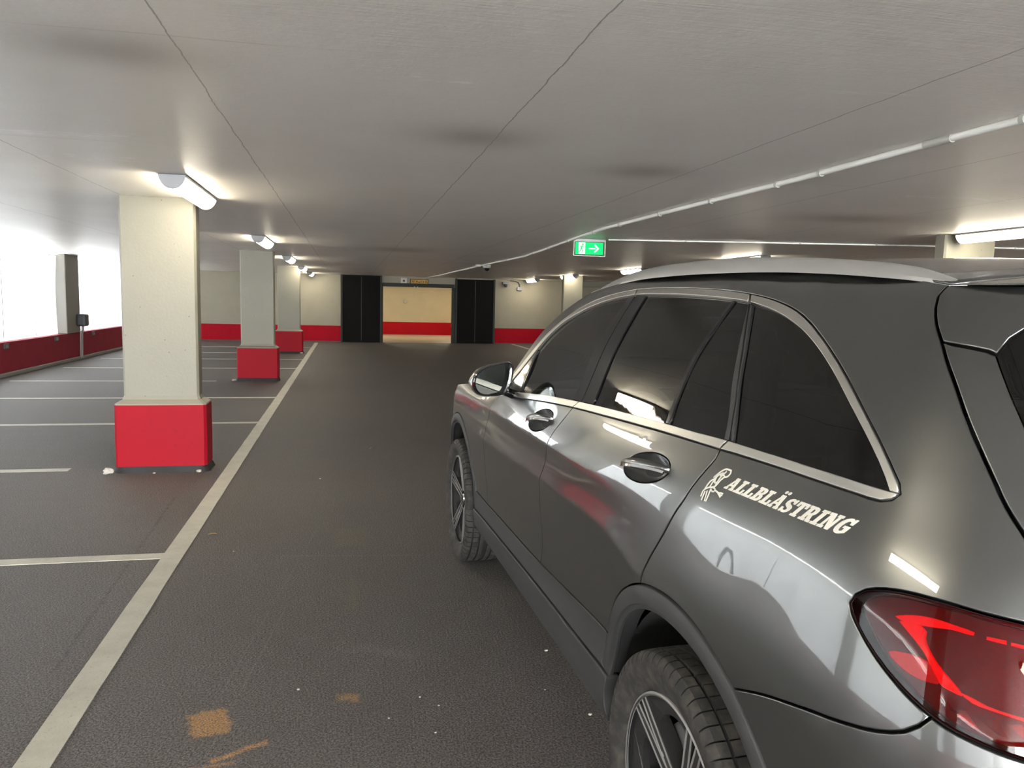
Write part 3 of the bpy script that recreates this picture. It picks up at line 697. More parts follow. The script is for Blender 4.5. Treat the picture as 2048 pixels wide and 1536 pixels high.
def chain(*segs):
    out = []
    for s in segs:
        for q in s:
            if not out or math.dist(q, out[-1]) > 1.5e-3: out.append(tuple(q))
    if math.dist(out[0], out[-1]) < 1.5e-3: out.pop()
    return out
def area(p): return .5*sum(p[i][0]*p[(i+1) % len(p)][1]-p[(i+1) % len(p)][0]*p[i][1] for i in range(len(p)))
def offs(poly, d):
    """move a CCW polygon inward by d"""
    n = len(poly); out = []
    for i in range(n):
        a, b, c = np.array(poly[i-1]), np.array(poly[i]), np.array(poly[(i+1) % n])
        e1 = b-a; e2 = c-b; e1 = e1/(np.hypot(*e1)+1e-12); e2 = e2/(np.hypot(*e2)+1e-12)
        n1 = np.array((-e1[1], e1[0])); n2 = np.array((-e2[1], e2[0])); m = n1+n2; L = m@m
        m = m*2/max(L, .8); out.append(tuple(b+m*d))
    return out
def inside(pt, poly):
    x, y = pt; c = False; n = len(poly)
    for i in range(n):
        x1, y1 = poly[i]; x2, y2 = poly[i-1]
        if (y1 > y) != (y2 > y) and x < (x2-x1)*(y-y1)/(y2-y1)+x1: c = not c
    return c
def side_pts(sz, off, side):
    s = np.array([q[0] for q in sz]); z = np.array([q[1] for q in sz])
    n = NS(s, z); p = PS(s, z)+n*(np.array(off)[:, None] if np.ndim(off) else off)
    if side > 0: p = p*np.array([-1, 1, 1]); n = n*np.array([-1, 1, 1])
    return p, n
def panel(name, outer, mat, parent, side=-1, holes=(), off=0.0, gap=.0022, depth=.014, grid=.04, rnd=.0022, both=False, bulge=0.0, fine=False):
    """body panel following the car surface inside the (s,z) outline, with rounded returned edges"""
    sides = (-1, 1) if both else (side,)
    if area(outer) < 0: outer = outer[::-1]
    loops = [outer]+[h[::-1] if area(h) > 0 else h for h in holes]
    r0 = [offs(l, gap+rnd) for l in loops]; r1 = [offs(l, gap) for l in loops]
    pts = [Vector(q) for l in r0 for q in l]; edges = []; k = 0
    for l in r0:
        n = len(l); edges += [(k+i, k+(i+1) % n) for i in range(n)]; k += n
    nb = len(pts)
    B = np.array([q for l in r0 for q in l]); mn, mx = B.min(0), B.max(0)
    for x in np.arange(mn[0]+grid/2, mx[0], grid):
        for y in np.arange(mn[1]+grid/2, mx[1], grid*.8):
            if np.min(np.hypot(B[:, 0]-x, B[:, 1]-y)) < grid*.35: continue
            if inside((x, y), r0[0]) and not any(inside((x, y), l) for l in r0[1:]): pts.append(Vector((x, y)))
    if fine:
        for xs_, zs_ in BODY.crease_rows:
            for x in np.arange(max(mn[0], -.2), min(mx[0], 3.2), .03):
                zc = float(pchip(xs_, zs_, [x])[0])
                for dz_ in (-.016, -.007, -.0025, 0, .0025, .007, .016):
                    q = (x, zc+dz_)
                    if mn[1] < q[1] < mx[1] and np.min(np.hypot(B[:, 0]-q[0], B[:, 1]-q[1])) > .006 and inside(q, r0[0]) and not any(inside(q, l) for l in r0[1:]): pts.append(Vector(q))
    vo, eo, fo, ov, oe, of = geometry.delaunay_2d_cdt(pts, edges, [], 0, 1e-7)
    vo = [tuple(v) for v in vo]; back_ = {}
    fo = [f for f in fo if (lambda c: inside(c, r0[0]) and not any(inside(c, l) for l in r0[1:]))((sum(vo[i][0] for i in f)/len(f), sum(vo[i][1] for i in f)/len(f)))]
    for i, l in enumerate(ov):
        for j in l: back_[j] = i
    V = []; F = []; NN = []
    for sd in sides:
        base = len(V); o_ = off
        if bulge:
            dd = np.array([np.min(np.hypot(B[:, 0]-x, B[:, 1]-y)) for x, y in vo]); o_ = off+bulge*(1-np.exp(-dd/.02))
        p, n = side_pts(vo, o_, sd); V += list(p); NN += list(n)
        flip = sd > 0
        for f in fo:
            a, b, c = (vo[i] for i in f[:3]); ccw = (b[0]-a[0])*(c[1]-a[1])-(b[1]-a[1])*(c[0]-a[0]) > 0
            f = [base+i for i in f]
            # s grows forward, z up: seen from outside left s runs left->right reversed
            F.append(f[::-1] if (ccw != flip) else f)
        k = 0
        for l0, l1 in zip(r0, r1):
            m = len(l1); p1, n1 = side_pts(l1, off-rnd*.8, sd); p2, _ = side_pts(l1, off-depth, sd)
            i0 = [base+back_.get(k+i, 0) for i in range(m)]; k += m
            p0 = np.array([V[i] for i in i0]); ow = p1-p0; ow -= n1*np.sum(ow*n1, 1)[:, None]; ow /= (np.linalg.norm(ow, axis=1)[:, None]+1e-9)
            b1 = len(V); V += list(p1); NN += list(n1*.45+ow*.9)
            b2 = len(V); V += list(p1); NN += list(ow)
            b3 = len(V); V += list(p2); NN += list(ow)
            for i in range(m):
                j = (i+1) % m
                for q in ((i0[i], i0[j], b1+j, b1+i), (b2+i, b2+j, b3+j, b3+i)):
                    F.append(q[::-1] if not flip else q)
    F = [f for f in F if len(set(f)) == len(f)]
    NN = np.array(NN); NN /= np.linalg.norm(NN, axis=1)[:, None]+1e-12
    # orient faces by their normals
    Va = np.array(V); G = []
    for f in F:
        a, b, c = Va[f[0]], Va[f[1]], Va[f[2]]; nn = np.cross(b-a, c-a); G.append(f if nn @ (NN[f[0]]+NN[f[1]]+NN[f[2]]) >= 0 else tuple(f[::-1]))
    return mesh(name, V, G, mat, parent, normals=NN)
def arc(cx, cz, r, a0, a1, n=None):
    n = n or max(4, int(abs(radians(a1-a0))*r/.02)); return [(cx+r*cos(radians(a0+(a1-a0)*i/n)), cz+r*sin(radians(a0+(a1-a0)*i/n))) for i in range(n+1)]
# ------------------------------------------------------------------ outlines in (s, z)
RA = (-.03, .38, .513); RI = (-.03, .38, .452)
FA = (2.86, .38, .500); FI = (2.86, .38, .440)
O_ = [(1.885, 1.160), (1.832, 1.220), (1.712, 1.330), (1.600, 1.421), (1.489, 1.488), (1.377, 1.531), (1.246, 1.563), (1.108, 1.583), (.936, 1.597), (.706, 1.600), (.505, 1.597), (.329, 1.590), (.197, 1.580), (.078, 1.565), (-.033, 1.541), (-.112, 1.513), (-.213, 1.467), (-.308, 1.418), (-.400, 1.364), (-.469, 1.319), (-.514, 1.285), (-.533, 1.270), (-.5415, 1.257)]
I_ = [(1.845, 1.148), (1.785, 1.209), (1.675, 1.320), (1.575, 1.406), (1.496, 1.459), (1.346, 1.514), (1.214, 1.545), (1.078, 1.566), (.917, 1.578), (.670, 1.580), (.472, 1.576), (.301, 1.569), (.177, 1.560), (.052, 1.541), (-.065, 1.511), (-.158, 1.476), (-.252, 1.431), (-.338, 1.383), (-.419, 1.335), (-.477, 1.296), (-.505, 1.274), (-.524, 1.2565)]
BL = [(1.885, 1.115), (1.572, 1.140), (1.220, 1.171), (.917, 1.192), (.617, 1.2075), (.367, 1.219), (.234, 1.2245), (.087, 1.229), (-.025, 1.232), (-.102, 1.2345), (-.205, 1.2365), (-.301, 1.238), (-.387, 1.2395), (-.463, 1.240), (-.516, 1.2405), (-.534, 1.247), (-.5415, 1.257)]
BU = [(1.845, 1.138), (1.608, 1.159), (1.252, 1.191), (.943, 1.2115), (.642, 1.228), (.392, 1.239), (.254, 1.2435), (.104, 1.248), (-.029, 1.2525), (-.192, 1.2545), (-.318, 1.256), (-.426, 1.2575), (-.524, 1.2565)]
SF = [(.936, 1.597), (.924, 1.56), (.910, 1.47), (.900, 1.38), (.890, 1.29), (.881, 1.219)]
SFb = [(.881, 1.219), (.902, 1.210), (.918, 1.194), (.936, 1.164), (.962, 1.130), (.990, 1.096), (1.006, 1.06), (1.015, 1.02), (1.034, .974), (1.058, .935), (1.078, .900), (1.106, .82), (1.119, .735), (1.133, .66), (1.158, .60), (1.177, .553)]
GF = [(.968, 1.210), (.982, 1.32), (.986, 1.45), (.978, 1.573)]
GR = [(.775, 1.221), (.793, 1.326), (.808, 1.431), (.834, 1.579)]
SRt = [(.197, 1.580), (.180, 1.561), (.121, 1.496), (.066, 1.428), (.005, 1.338), (-.018, 1.296), (-.044, 1.252)]
SRb = [(-.044, 1.252), (-.034, 1.245), (-.028, 1.232), (-.027, 1.211), (-.021, 1.195), (-.007, 1.167), (.006, 1.139), (.017, 1.107), (.034, 1.075), (.063, 1.012), (.106, .936), (.122, .902), (.130, .867)]
def upto(c, s_lo, s_hi):
    return [q for q in c if s_lo <= q[0] <= s_hi]
def between(c, sa, sb):
    """part of dense curve c (s decreasing) from s=sa down to s=sb, with cut end points"""
    c = np.array(c); out = []
    def at(s):
        for i in range(len(c)-1):
            if (c[i, 0]-s)*(c[i+1, 0]-s) <= 0 and c[i, 0] != c[i+1, 0]:
                t = (s-c[i, 0])/(c[i+1, 0]-c[i, 0]); return tuple(c[i]+(c[i+1]-c[i])*t)
        return tuple(c[-1] if s < c[-1, 0] else c[0])
    return [at(sa)]+[tuple(q) for q in c if sb < q[0] < sa]+[at(sb)]
dO, dI, dBL, dBU = crv(O_), crv(I_), crv(BL), crv(BU)
dSF, dSFb, dSRt, dSRb, dGF, dGR = crv(SF), crv(SFb, .012), crv(SRt), crv(SRb, .012), crv(GF), crv(GR)
DB = crv([(2.12, .532), (1.177, .553), (.80, .577), (.47, .603), (.428, .606)])   # door bottom
DF = crv([(1.90, 1.115), (1.935, 1.09), (1.985, 1.045), (2.03, .974), (2.081, .887), (2.115, .816), (2.121, .724), (2.121, .631), (2.12, .532)], .015)
RE = [(1.95, 1.135), (1.90, 1.20), (1.80, 1.325), (1.70, 1.430), (1.58, 1.515), (1.45, 1.572), (1.347, 1.598), (1.20, 1.620), (1.0, 1.637), (.80, 1.645), (.6, 1.648), (.35, 1.646), (.16, 1.641), (-.05, 1.633), (-.208, 1.623), (-.31, 1.613), (-.37, 1.604), (-.403, 1.600)]
dRE = crv(RE)
TG = [(-.403, 1.600), (-.397, 1.592), (-.397, 1.578), (-.411, 1.557), (-.436, 1.530), (-.471, 1.499), (-.500, 1.471), (-.543, 1.431), (-.602, 1.370), (-.667, 1.304), (-.702, 1.268), (-.740, 1.235), (-.797, 1.185), (-.850, 1.121)]
dTG = crv(TG, .015)
TLt = [(-.543, 1.083), (-.548, 1.097), (-.562, 1.1095), (-.593, 1.121), (-.633, 1.1265), (-.685, 1.127), (-.735, 1.124), (-.784, 1.121), (-.850, 1.117), (-1.02, 1.105), (-1.17, 1.085), (-1.20, 1.065)]
TLb = [(-.543, 1.083), (-.553, 1.069), (-.577, 1.049), (-.607, 1.0275), (-.639, 1.008), (-.679, .987), (-.711, .9735), (-.734, .966), (-.766, .9595), (-.797, .9545), (-.828, .951), (-.93, .945), (-1.06, .955), (-1.18, .990), (-1.21, 1.025)]
dTLt, dTLb = crv(TLt, .012), crv(TLb, .012)
BS = [(-.297, .818), (-.401, .860), (-.510, .8925), (-.594, .911), (-.644, .924), (-.681, .940), (-.699, .956), (-.711, .9735)]
dBS = crv(BS, .015)
HD = crv([(1.95, 1.135), (2.4, 1.105), (2.9, 1.055), (3.3, .995)])
# ------------------------------------------------------------------ the car
CAR = empty('car', (1.66608582, 1.61620528, 0), .03402275)
tag(CAR, 'dark grey metallic sports utility car with white lettering on its rear flank', 'car')
for side in (-1, 1):
    sfx = ''
    # ---- front door
    fd_out = chain(between(dBL, 1.90, .918), [q for q in dSFb if q[1] < 1.190], DB[::-1][[i for i, q in enumerate(DB[::-1]) if q[0] > 1.18][0]:], DF[::-1])
    eF = [(1.178+.123*cos(a), 1.107+.040*sin(a)-.020*cos(a)) for a in np.linspace(0, 2*pi, 48, endpoint=False)]
    fd = panel('front_door', fd_out, 'paint', CAR, side, holes=[eF], fine=True, grid=.033)
    # ---- rear door
    a70 = arc(*RA, math.degrees(math.atan2(.867-.38, .130+.03)), math.degrees(math.asin((.606-.38)/.513)))
    rd_out = chain([q for q in dSFb if q[1] < 1.192], [q for q in DB if q[0] < 1.17], a70[::-1], [q for q in dSRb if q[1] < 1.230][::-1], between(dBL, .916, -.027)[::-1])
    eR = [(.244+.115*cos(a), 1.132+.037*sin(a)-.016*cos(a)) for a in np.linspace(0, 2*pi, 48, endpoint=False)]
    rd = panel('rear_door', rd_out, 'paint', CAR, side, holes=[eR], fine=True, grid=.033)
    # handles: a dished cup and a bridging pull bar
    for door, (cs, cz, rs, rz, sl) in ((fd, (1.178, 1.107, .123, .040, -.020)), (rd, (.244, 1.132, .115, .037, -.016))):
        V = []; NN = []; F = []; nr, na = 10, 48
        for i in range(nr+1):
            q = i/nr
            sz = [(cs+rs*1.0*q*cos(a), cz+rz*q*sin(a)+sl*cos(a)*q) for a in np.linspace(0, 2*pi, na, endpoint=False)]
            p, n = side_pts(sz, -.034*(1-q**2.4)-.001, side); V += list(p)
        for i in range(nr):
            for k in range(na): F.append((i*na+k, i*na+(k+1) % na, (i+1)*na+(k+1) % na, (i+1)*na+k))
        bm_ = MB().add(V, F); cup = bm_.build('handle_cup', 'paint', door, smooth=True)
        V = []; F = []; ns, nc = 26, 14
        for i in range(ns+1):
            t = i/ns; s = cs+rs*1.02-2.04*rs*t; o_ = .003+.026*sin(pi*t)**.6
            hh = .0135*(sin(pi*min(max(t, .02), .98))**.28)
            z = cz+sl*(1-2*t)+.001
            p, n = side_pts([(s, z)], o_, side); up = np.array([0, 0, 1.0]); up -= n[0]*(up @ n[0]); up /= np.linalg.norm(up)
            for k in range(nc):
                a = 2*pi*k/nc; V.append(p[0]+up*hh*cos(a)+n[0]*.0085*sin(a))
        for i in range(ns):
            for k in range(nc): F.append((i*nc+k, i*nc+(k+1) % nc, (i+1)*nc+(k+1) % nc, (i+1)*nc+k))
        F += [tuple(range(nc)), tuple(range(ns*nc, (ns+1)*nc))]
        MB().add(V, F).build('door_handle', 'paint', door, smooth=True, angle=1.2)
        V = []; F = []
        for i in range(ns+1):
            t = i/ns; s = cs+rs*.98-1.96*rs*t; o_ = .003+.026*sin(pi*t)**.6+.0088
            p, n = side_pts([(s, cz+sl*(1-2*t)-.0045), (s, cz+sl*(1-2*t)-.0105)], o_-.0005, side); V += list(p)
        for i in range(ns): F.append((2*i, 2*i+1, 2*i+3, 2*i+2))
        g = MB().add(V, F).build('handle_trim', 'chrome', door); sm = g.modifiers.new('t', 'SOLIDIFY'); sm.thickness = .001
    # ---- glass, pillar covers and bright trims of the doors
    gf = chain(between(dBU, 1.605, .968), dGF, between(dI, 1.645, .978)[::-1], [(1.640, 1.335), (1.612, 1.20)])
    panel('window_glass', gf, 'glass_front', fd, side, off=-.007, gap=.0, depth=.003, rnd=.0005)
    panel('mirror_sail', chain(between(dBU, 1.838, 1.595), [(1.597, 1.17), (1.636, 1.34)], between(dI, 1.82, 1.65)[::-1]), 'gloss_black', fd, side, off=-.001, gap=.001, depth=.01)
    panel('window_seal', chain(crv([(1.612, 1.165), (1.63, 1.22), (1.660, 1.335)]), crv([(1.640, 1.335), (1.610, 1.22), (1.593, 1.165)])), 'seam', fd, side, off=-.0005, gap=0, depth=.012)
    panel('pillar_cover', chain(between(dBU, .968, .882), [q for q in dSF[::-1] if q[1] < 1.577], between(dI, .978, .930)[::-1], dGF[::-1]), 'gloss_black', fd, side, off=-.002, gap=.002, depth=.012)
    panel('window_trim', chain(between(dO, 1.865, .942), between(dI, 1.835, .935)[::-1]), 'satin', fd, side, off=.003, gap=.0008, depth=.012, rnd=.0016)
    panel('belt_trim', chain(between(dBU, 1.838, .891), between(dBL, 1.88, .921)[::-1]), 'satin', fd, side, off=.003, gap=.0004, depth=.012, rnd=.0016)
    barL = crv([(.266, 1.2425), (.280, 1.31), (.288, 1.43), (.274, 1.567)]); barR = crv([(.238, 1.2435), (.256, 1.31), (.265, 1.43), (.253, 1.565)])
    stL = crv([(-.021, 1.2525), (.002, 1.296), (.047, 1.363), (.090, 1.43), (.138, 1.497), (.1865, 1.5605)])
    panel('window_glass', chain(between(dBU, .775, .266), barL, between(dI, .834, .274)[::-1], dGR[::-1]), 'glass_rear', rd, side, off=-.007, gap=0, depth=.003, rnd=.0005)
    panel('quarter_glass', chain(between(dBU, .238, -.021), stL, between(dI, .253, .1865)[::-1], barR[::-1]), 'glass_rear', rd, side, off=-.007, gap=0, depth=.003, rnd=.0005)
    panel('window_bar', chain(between(dBU, .266, .238), barR, between(dI, .274, .253)[::-1], barL[::-1]), 'gloss_black', rd, side, off=-.002, gap=.0, depth=.01, rnd=.004)
    panel('pillar_cover', chain(between(dBU, .878, .775), dGR, between(dI, .924, .834)[::-1], [q for q in dSF if q[1] < 1.577]), 'gloss_black', rd, side, off=-.002, gap=.002, depth=.012)
    panel('pillar_strip', chain([(-.020, 1.2525), (-.041, 1.2525)], dSRt[::-1][1:-2], [(.180, 1.5605), (.1865, 1.5605)], stL[::-1]), 'clad', rd, side, off=0, gap=.0015, depth=.012)
    panel('window_trim', chain(between(dO, .931, .2015), [(.184, 1.5605)], between(dI, .924, .184)[::-1]), 'satin', rd, side, off=.003, gap=.0008, depth=.012, rnd=.0016)
    panel('belt_trim', chain(between(dBU, .885, -.040), [(-.031, 1.243)], between(dBL, .916, -.027)[::-1]), 'satin', rd, side, off=.003, gap=.0004, depth=.012, rnd=.0016)
    # ---- quarter panel with its fixed glass
    aR = arc(*RA, math.degrees(math.atan2(.818-.38, -.297+.03)), math.degrees(math.atan2(.867-.38, .130+.03)))
    iTG = [q for q in dTG if q[1] > 1.120]
    tlo = [q for q in dTLt if q[0] > -.850][::-1]
    qo = chain(dSRb[::-1][:-1], [(-.0495, 1.2495)], )
    q_out = chain([q for q in dSRb if q[1] < 1.230][::-1], between(dBL, -.028, -.5415), dO[::-1], crv([(1.885, 1.160), (1.90, 1.125)]), crv([(1.935, 1.12), (1.95, 1.135)]), dRE, iTG, tlo, dTLb[:[i for i, q in enumerate(dTLb) if q[0] < -.711][0]], dBS[::-1], aR)
    qp = panel('quarter_panel', q_out, 'paint', CAR, side, fine=True, grid=.028)
    if side < 0: QP_LEFT = qp
    stR = crv([(-.058, 1.253), (-.030, 1.298), (.014, 1.363), (.055, 1.428), (.109, 1.498), (.160, 1.5565)])
    panel('window_glass', chain(between(dBU, -.058, -.524), dI[::-1][:[i for i, q in enumerate(dI[::-1]) if q[0] > .152][0]], stR[::-1]), 'glass_rear', qp, side, off=-.007, gap=0, depth=.003, rnd=.0005)
    panel('pillar_strip', chain([(-.058, 1.253), (-.047, 1.253)], dSRt[::-1][1:-2], [(.174, 1.557), (.160, 1.5565)], stR[::-1]), 'clad', qp, side, off=0, gap=.0015, depth=.012)
    panel('window_trim', chain(between(dO, .1925, -.5415), [(-.524, 1.2565)], between(dI, .174, -.524)[::-1]), 'satin', qp, side, off=.003, gap=.0008, depth=.012, rnd=.0016)
    panel('belt_trim', chain([(-.045, 1.252)], between(dBU, -.047, -.524), [(-.541, 1.2565)], between(dBL, -.030, -.541)[::-1]), 'satin', qp, side, off=.003, gap=.0004, depth=.012, rnd=.0016)
    # black rubber channel all around the glazing
    panel('door_frame_seal', chain(crv([(s+.0, z+.010) for s, z in O_[:-3]]), crv([(-.527, 1.290), (-.5505, 1.264), (-.545, 1.246), (-.519, 1.233)]), crv([(s, z-.003) for s, z in BL[:-2]])[::-1]), 'seam', CAR, side, off=-.0105, gap=0, depth=.004,
          holes=[chain(between(dI, 1.64, -.505), between(dBU, 1.60, -.50)[::-1])])
    # ---- front wing
    aF = arc(*FA, 161.5, 30)
    fw_out = chain([(1.90, 1.115), (1.93, 1.135)], HD, crv([(3.3, .995), (3.33, .93), (3.36, .84), (3.34, .75), (3.292, .632)]), arc(*FA, 30, 161.0), [(2.385, .535), (2.12, .532)], DF[::-1])
    panel('front_wing', fw_out, 'paint', CAR, side, fine=True, grid=.033)
    # ---- sill and lower mouldings
    SL = crv([(2.40, .435), (2.087, .447), (1.153, .472), (.681, .480), (.405, .489)])
    panel('door_moulding', chain([(2.385, .533)], DB, arc(*RA, 26, 13.5), SL[::-1]), 'clad', CAR, side, off=.004, gap=.001, depth=.02, rnd=.004)
    panel('side_sill', chain(SL, crv([(.405, .489), (.42, .415), (.40, .355)]), crv([(.40, .355), (1.0, .345), (2.2, .335), (2.40, .345)]), [(2.40, .435)]), 'clad', CAR, side, off=.012, gap=.001, depth=.04, rnd=.006)
    # ---- wheel arch mouldings
    for (A_, B_, a0, a1) in ((RA, RI, 14, 173), (FA, FI, 8, 171)):
        n = 60; V = []; F = []
        rows = [(A_[2]-.003, -.012), (A_[2]-.003, .001), (A_[2]-.0055, .0035), (B_[2]+.018, .0055), (B_[2]+.014, .0045), (B_[2]+.012, -.002), (B_[2], -.005), (B_[2], -.012), (B_[2]+.012, -.02), (B_[2]+.010, -.06)]
        for i in range(n+1):
            a = a0+(a1-a0)*i/n
            for r, o_ in rows:
                sq = (A_[0]+r*cos(radians(a)), max(.22, A_[1]+r*sin(radians(a))))
                p, _ = side_pts([sq], o_, side); V.append(p[0])
        k = len(rows)
        for i in range(n):
            for j in range(k-1): F.append((i*k+j, (i+1)*k+j, (i+1)*k+j+1, i*k+j+1))
        MB().add(V, F).build('wheel_arch_moulding', 'clad', CAR, smooth=True, angle=.9)
        # felt lined wheel well
        V = []; F = []; cy = A_[0]; R_ = B_[2]+.004
        for i in range(41):
            a = radians(-12+204*i/40)
            for x in (.875, .62): V.append((side*x, cy+R_*cos(a), A_[1]+R_*sin(a)))
        for i in range(40): F.append((2*i, 2*i+1, 2*i+3, 2*i+2))
        b = len(V); V += [(side*.62, cy+R_*cos(radians(-12+204*i/40)), A_[1]+R_*sin(radians(-12+204*i/40))) for i in range(41)]
        F.append(tuple(range(b, b+41)))
        MB().add(V, F).build('wheel_well', 'liner', CAR)
    # ---- inner dark shell closing the gaps
    sh = chain([(-.75, .27)], [(-.62, .27)], arc(RA[0], RA[1], RA[2]-.02, 190, -12), crv([(.47, .27), (2.36, .27)], .1), arc(FA[0], FA[1], FA[2]-.02, 192, -10), [(3.4, .28), (3.4, .90)], crv([(3.3, .95), (2.9, 1.02), (2.4, 1.07), (1.95, 1.10)], .1), crv([(1.6, 1.13), (.9, 1.18), (-.1, 1.22), (-.60, 1.225)], .1), [(-.72, 1.10), (-.75, .9)])
    panel('inner_shell', sh, 'seam', CAR, side, off=-.030, gap=0, depth=.002, grid=.09)
    panel('roof_pillar_lining', chain(dRE[1:-2], [(-.40, 1.56)], crv([(-.46, 1.485), (-.59, 1.35), (-.74, 1.21)]), [(-.57, 1.215), (-.55, 1.26)], between(dO, 1.865, -.52)[::-1], [(1.91, 1.14)]), 'seat', CAR, side, off=-.03, gap=.004, depth=.004, grid=.07)
    for c in (SF, [(.06, 1.555), (-.09, 1.24)]):
        c = crv(c) if c is SF else crv(c); w = .05
        panel('pillar_lining', chain([(s+w, z) for s, z in c], [(s-w, z) for s, z in c][::-1]), 'seat', CAR, side, off=-.03, gap=0, depth=.004)
    # ---- roof rail
    yt = [1.545, 1.44, 1.331, 1.20, 1.101, .95, .801, .535, .342, .2, .036, -.127, -.224, -.291, -.345, -.385]
    zt = [1.578, 1.605, 1.628, 1.650, 1.662, 1.673, 1.679, 1.682, 1.680, 1.674, 1.665, 1.652, 1.641, 1.630, 1.616, 1.604]
    yb = [1.545, 1.347, 1.129, .875, .595, .368, .158, -.046, -.208, -.344, -.391]
    zb = [1.566, 1.600, 1.627, 1.641, 1.645, 1.644, 1.640, 1.631, 1.620, 1.607, 1.598]
    V = []; F = []; ys_ = np.linspace(1.545, -.388, 90); zT = pchip(yt[::-1], zt[::-1], ys_); zB = pchip(yb[::-1], zb[::-1], ys_)
    for y, a, b in zip(ys_, zT, zB):
        h = a-b+.002; k = min(1, h/.03)
        prof = [(-.628, b-.004), (-.626, b+.004), (-.619, b+h*.50), (-.611, b+h*.80), (-.597, b+h), (-.578, b+h*.99), (-.566, b+h*.84), (-.562, b+h*.4), (-.562, b-.004)]
        for x, z in prof: V.append((-side*(-1)*abs(x) if False else side*abs(-.6+(x+.6)*(.5+.5*k)), y, z))
    n = 9
    for i in range(len(ys_)-1):
        for j in range(n-1): F.append((i*n+j, i*n+j+1, (i+1)*n+j+1, (i+1)*n+j))
    F += [tuple(range(n)), tuple(range((len(ys_)-1)*n, len(ys_)*n))]
    MB().add(V, F).build('roof_rail', 'rail', CAR, smooth=True, angle=.55)
    # ---- mirror
    OUT = [(-1.098, 1.202), (-1.090, 1.234), (-1.072, 1.254), (-1.050, 1.266), (-1.025, 1.275), (-.985, 1.284), (-.948, 1.289), (-.933, 1.282), (-.927, 1.262), (-.931, 1.220), (-.942, 1.180), (-.958, 1.156), (-.992, 1.147), (-1.048, 1.147), (-1.077, 1.157), (-1.093, 1.177)]
    OUT = crv(OUT, .008, closed=True); n = len(OUT); cx, cz = -1.01, 1.212; V = []; F = []
    lay = [(.90, .036, 0), (.91, -.001, 0), (.985, -.004, 0), (1.0, .004, 0), (1.035, .02, -.002), (1.05, .045, -.003), (1.02, .075, -.004), (.93, .10, -.006), (.76, .125, -.008), (.45, .143, -.01), (.15, .148, -.012)]
    for k, dy, dz in lay:
        for x, z in OUT: V.append((side*abs(cx+(x-cx)*k), 1.585+dy, cz+(z-cz)*k+dz))
    for i in range(len(lay)-1):
        for j in range(n): F.append((i*n+j, i*n+(j+1) % n, (i+1)*n+(j+1) % n, (i+1)*n+j))
    F.append(tuple(range((len(lay)-1)*n, len(lay)*n)))
    fm = []
    mr = mesh('side_mirror', V, F, None, CAR, smooth=True, mats=['gloss_black', 'paint'], fm=[0 if i < 4*n else 1 for i in range(len(F))]) if False else None
    m0 = MB().add(V, F); mr = m0.build('side_mirror', 'paint', CAR, smooth=True, angle=.8); mr.data.materials.append(M['gloss_black'])
    for p in mr.data.polygons:
        if p.center.y < 1.603: p.material_index = 1
    V = [(side*abs(cx+(x-cx)*.905), 1.604-.20*(abs(cx+(x-cx)*.905)-1.01), cz+(z-cz)*.905) for x, z in OUT]
    gl = MB().add(V, [tuple(range(n))]); 
    gl.build('mirror_glass', 'mirror', mr)
    st_ = MB().tube([(side*.955, 1.66, 1.168), (side*.93, 1.668, 1.152), (side*.90, 1.672, 1.140), (side*.862, 1.675, 1.132)], [.022, .020, .021, .03], 14)
    st_.build('mirror_arm', 'gloss_black', mr, smooth=True)
    V = []; F = []
    for i, (k, dy) in enumerate(((1.056, .030), (1.066, .038), (1.058, .050))):
        for j in range(13):
            u = j/12; x = -1.105+.0*u; z = 1.165+.09*u; V.append((side*(1.105-.025*abs(u-.4)**1.5*3+.003*i), 1.585+dy+.0, z))
    for i in range(2):
        for j in range(12): F.append((i*13+j, i*13+j+1, (i+1)*13+j+1, (i+1)*13+j))
    g = MB().add(V, F).build('turn_signal', 'rim_cut', mr, smooth=True); sm = g.modifiers.new('t', 'SOLIDIFY'); sm.thickness = .004
    # ---- tail light
    tl_out = chain(dTLt, dTLb[::-1])
    tl = panel('tail_light', tl_out, 'tl_black', CAR, side, off=-.030, gap=.0, depth=.030, rnd=.0005, grid=.03)
    # rim wall from skin to tray
    V = []; F = []; loop = tl_out
    for o_ in (.002, -.034):
        p, _ = side_pts(offs(loop if area(loop) > 0 else loop[::-1], .0015), o_, side); V += list(p)
    n = len(loop)
    for i in range(n): F.append((i, (i+1) % n, n+(i+1) % n, n+i))
    MB().add(V, F).build('light_bezel', 'liner', tl, smooth=True)
    panel('lens', tl_out, 'lens_red', tl, side, off=.004, gap=.003, depth=.004, rnd=.003, grid=.02, bulge=.0015)
    panel('reflector_tray', offs(tl_out if area(tl_out) > 0 else tl_out[::-1], .006), 'tl_body', tl, side, off=-.024, gap=0, depth=.006, grid=.03)
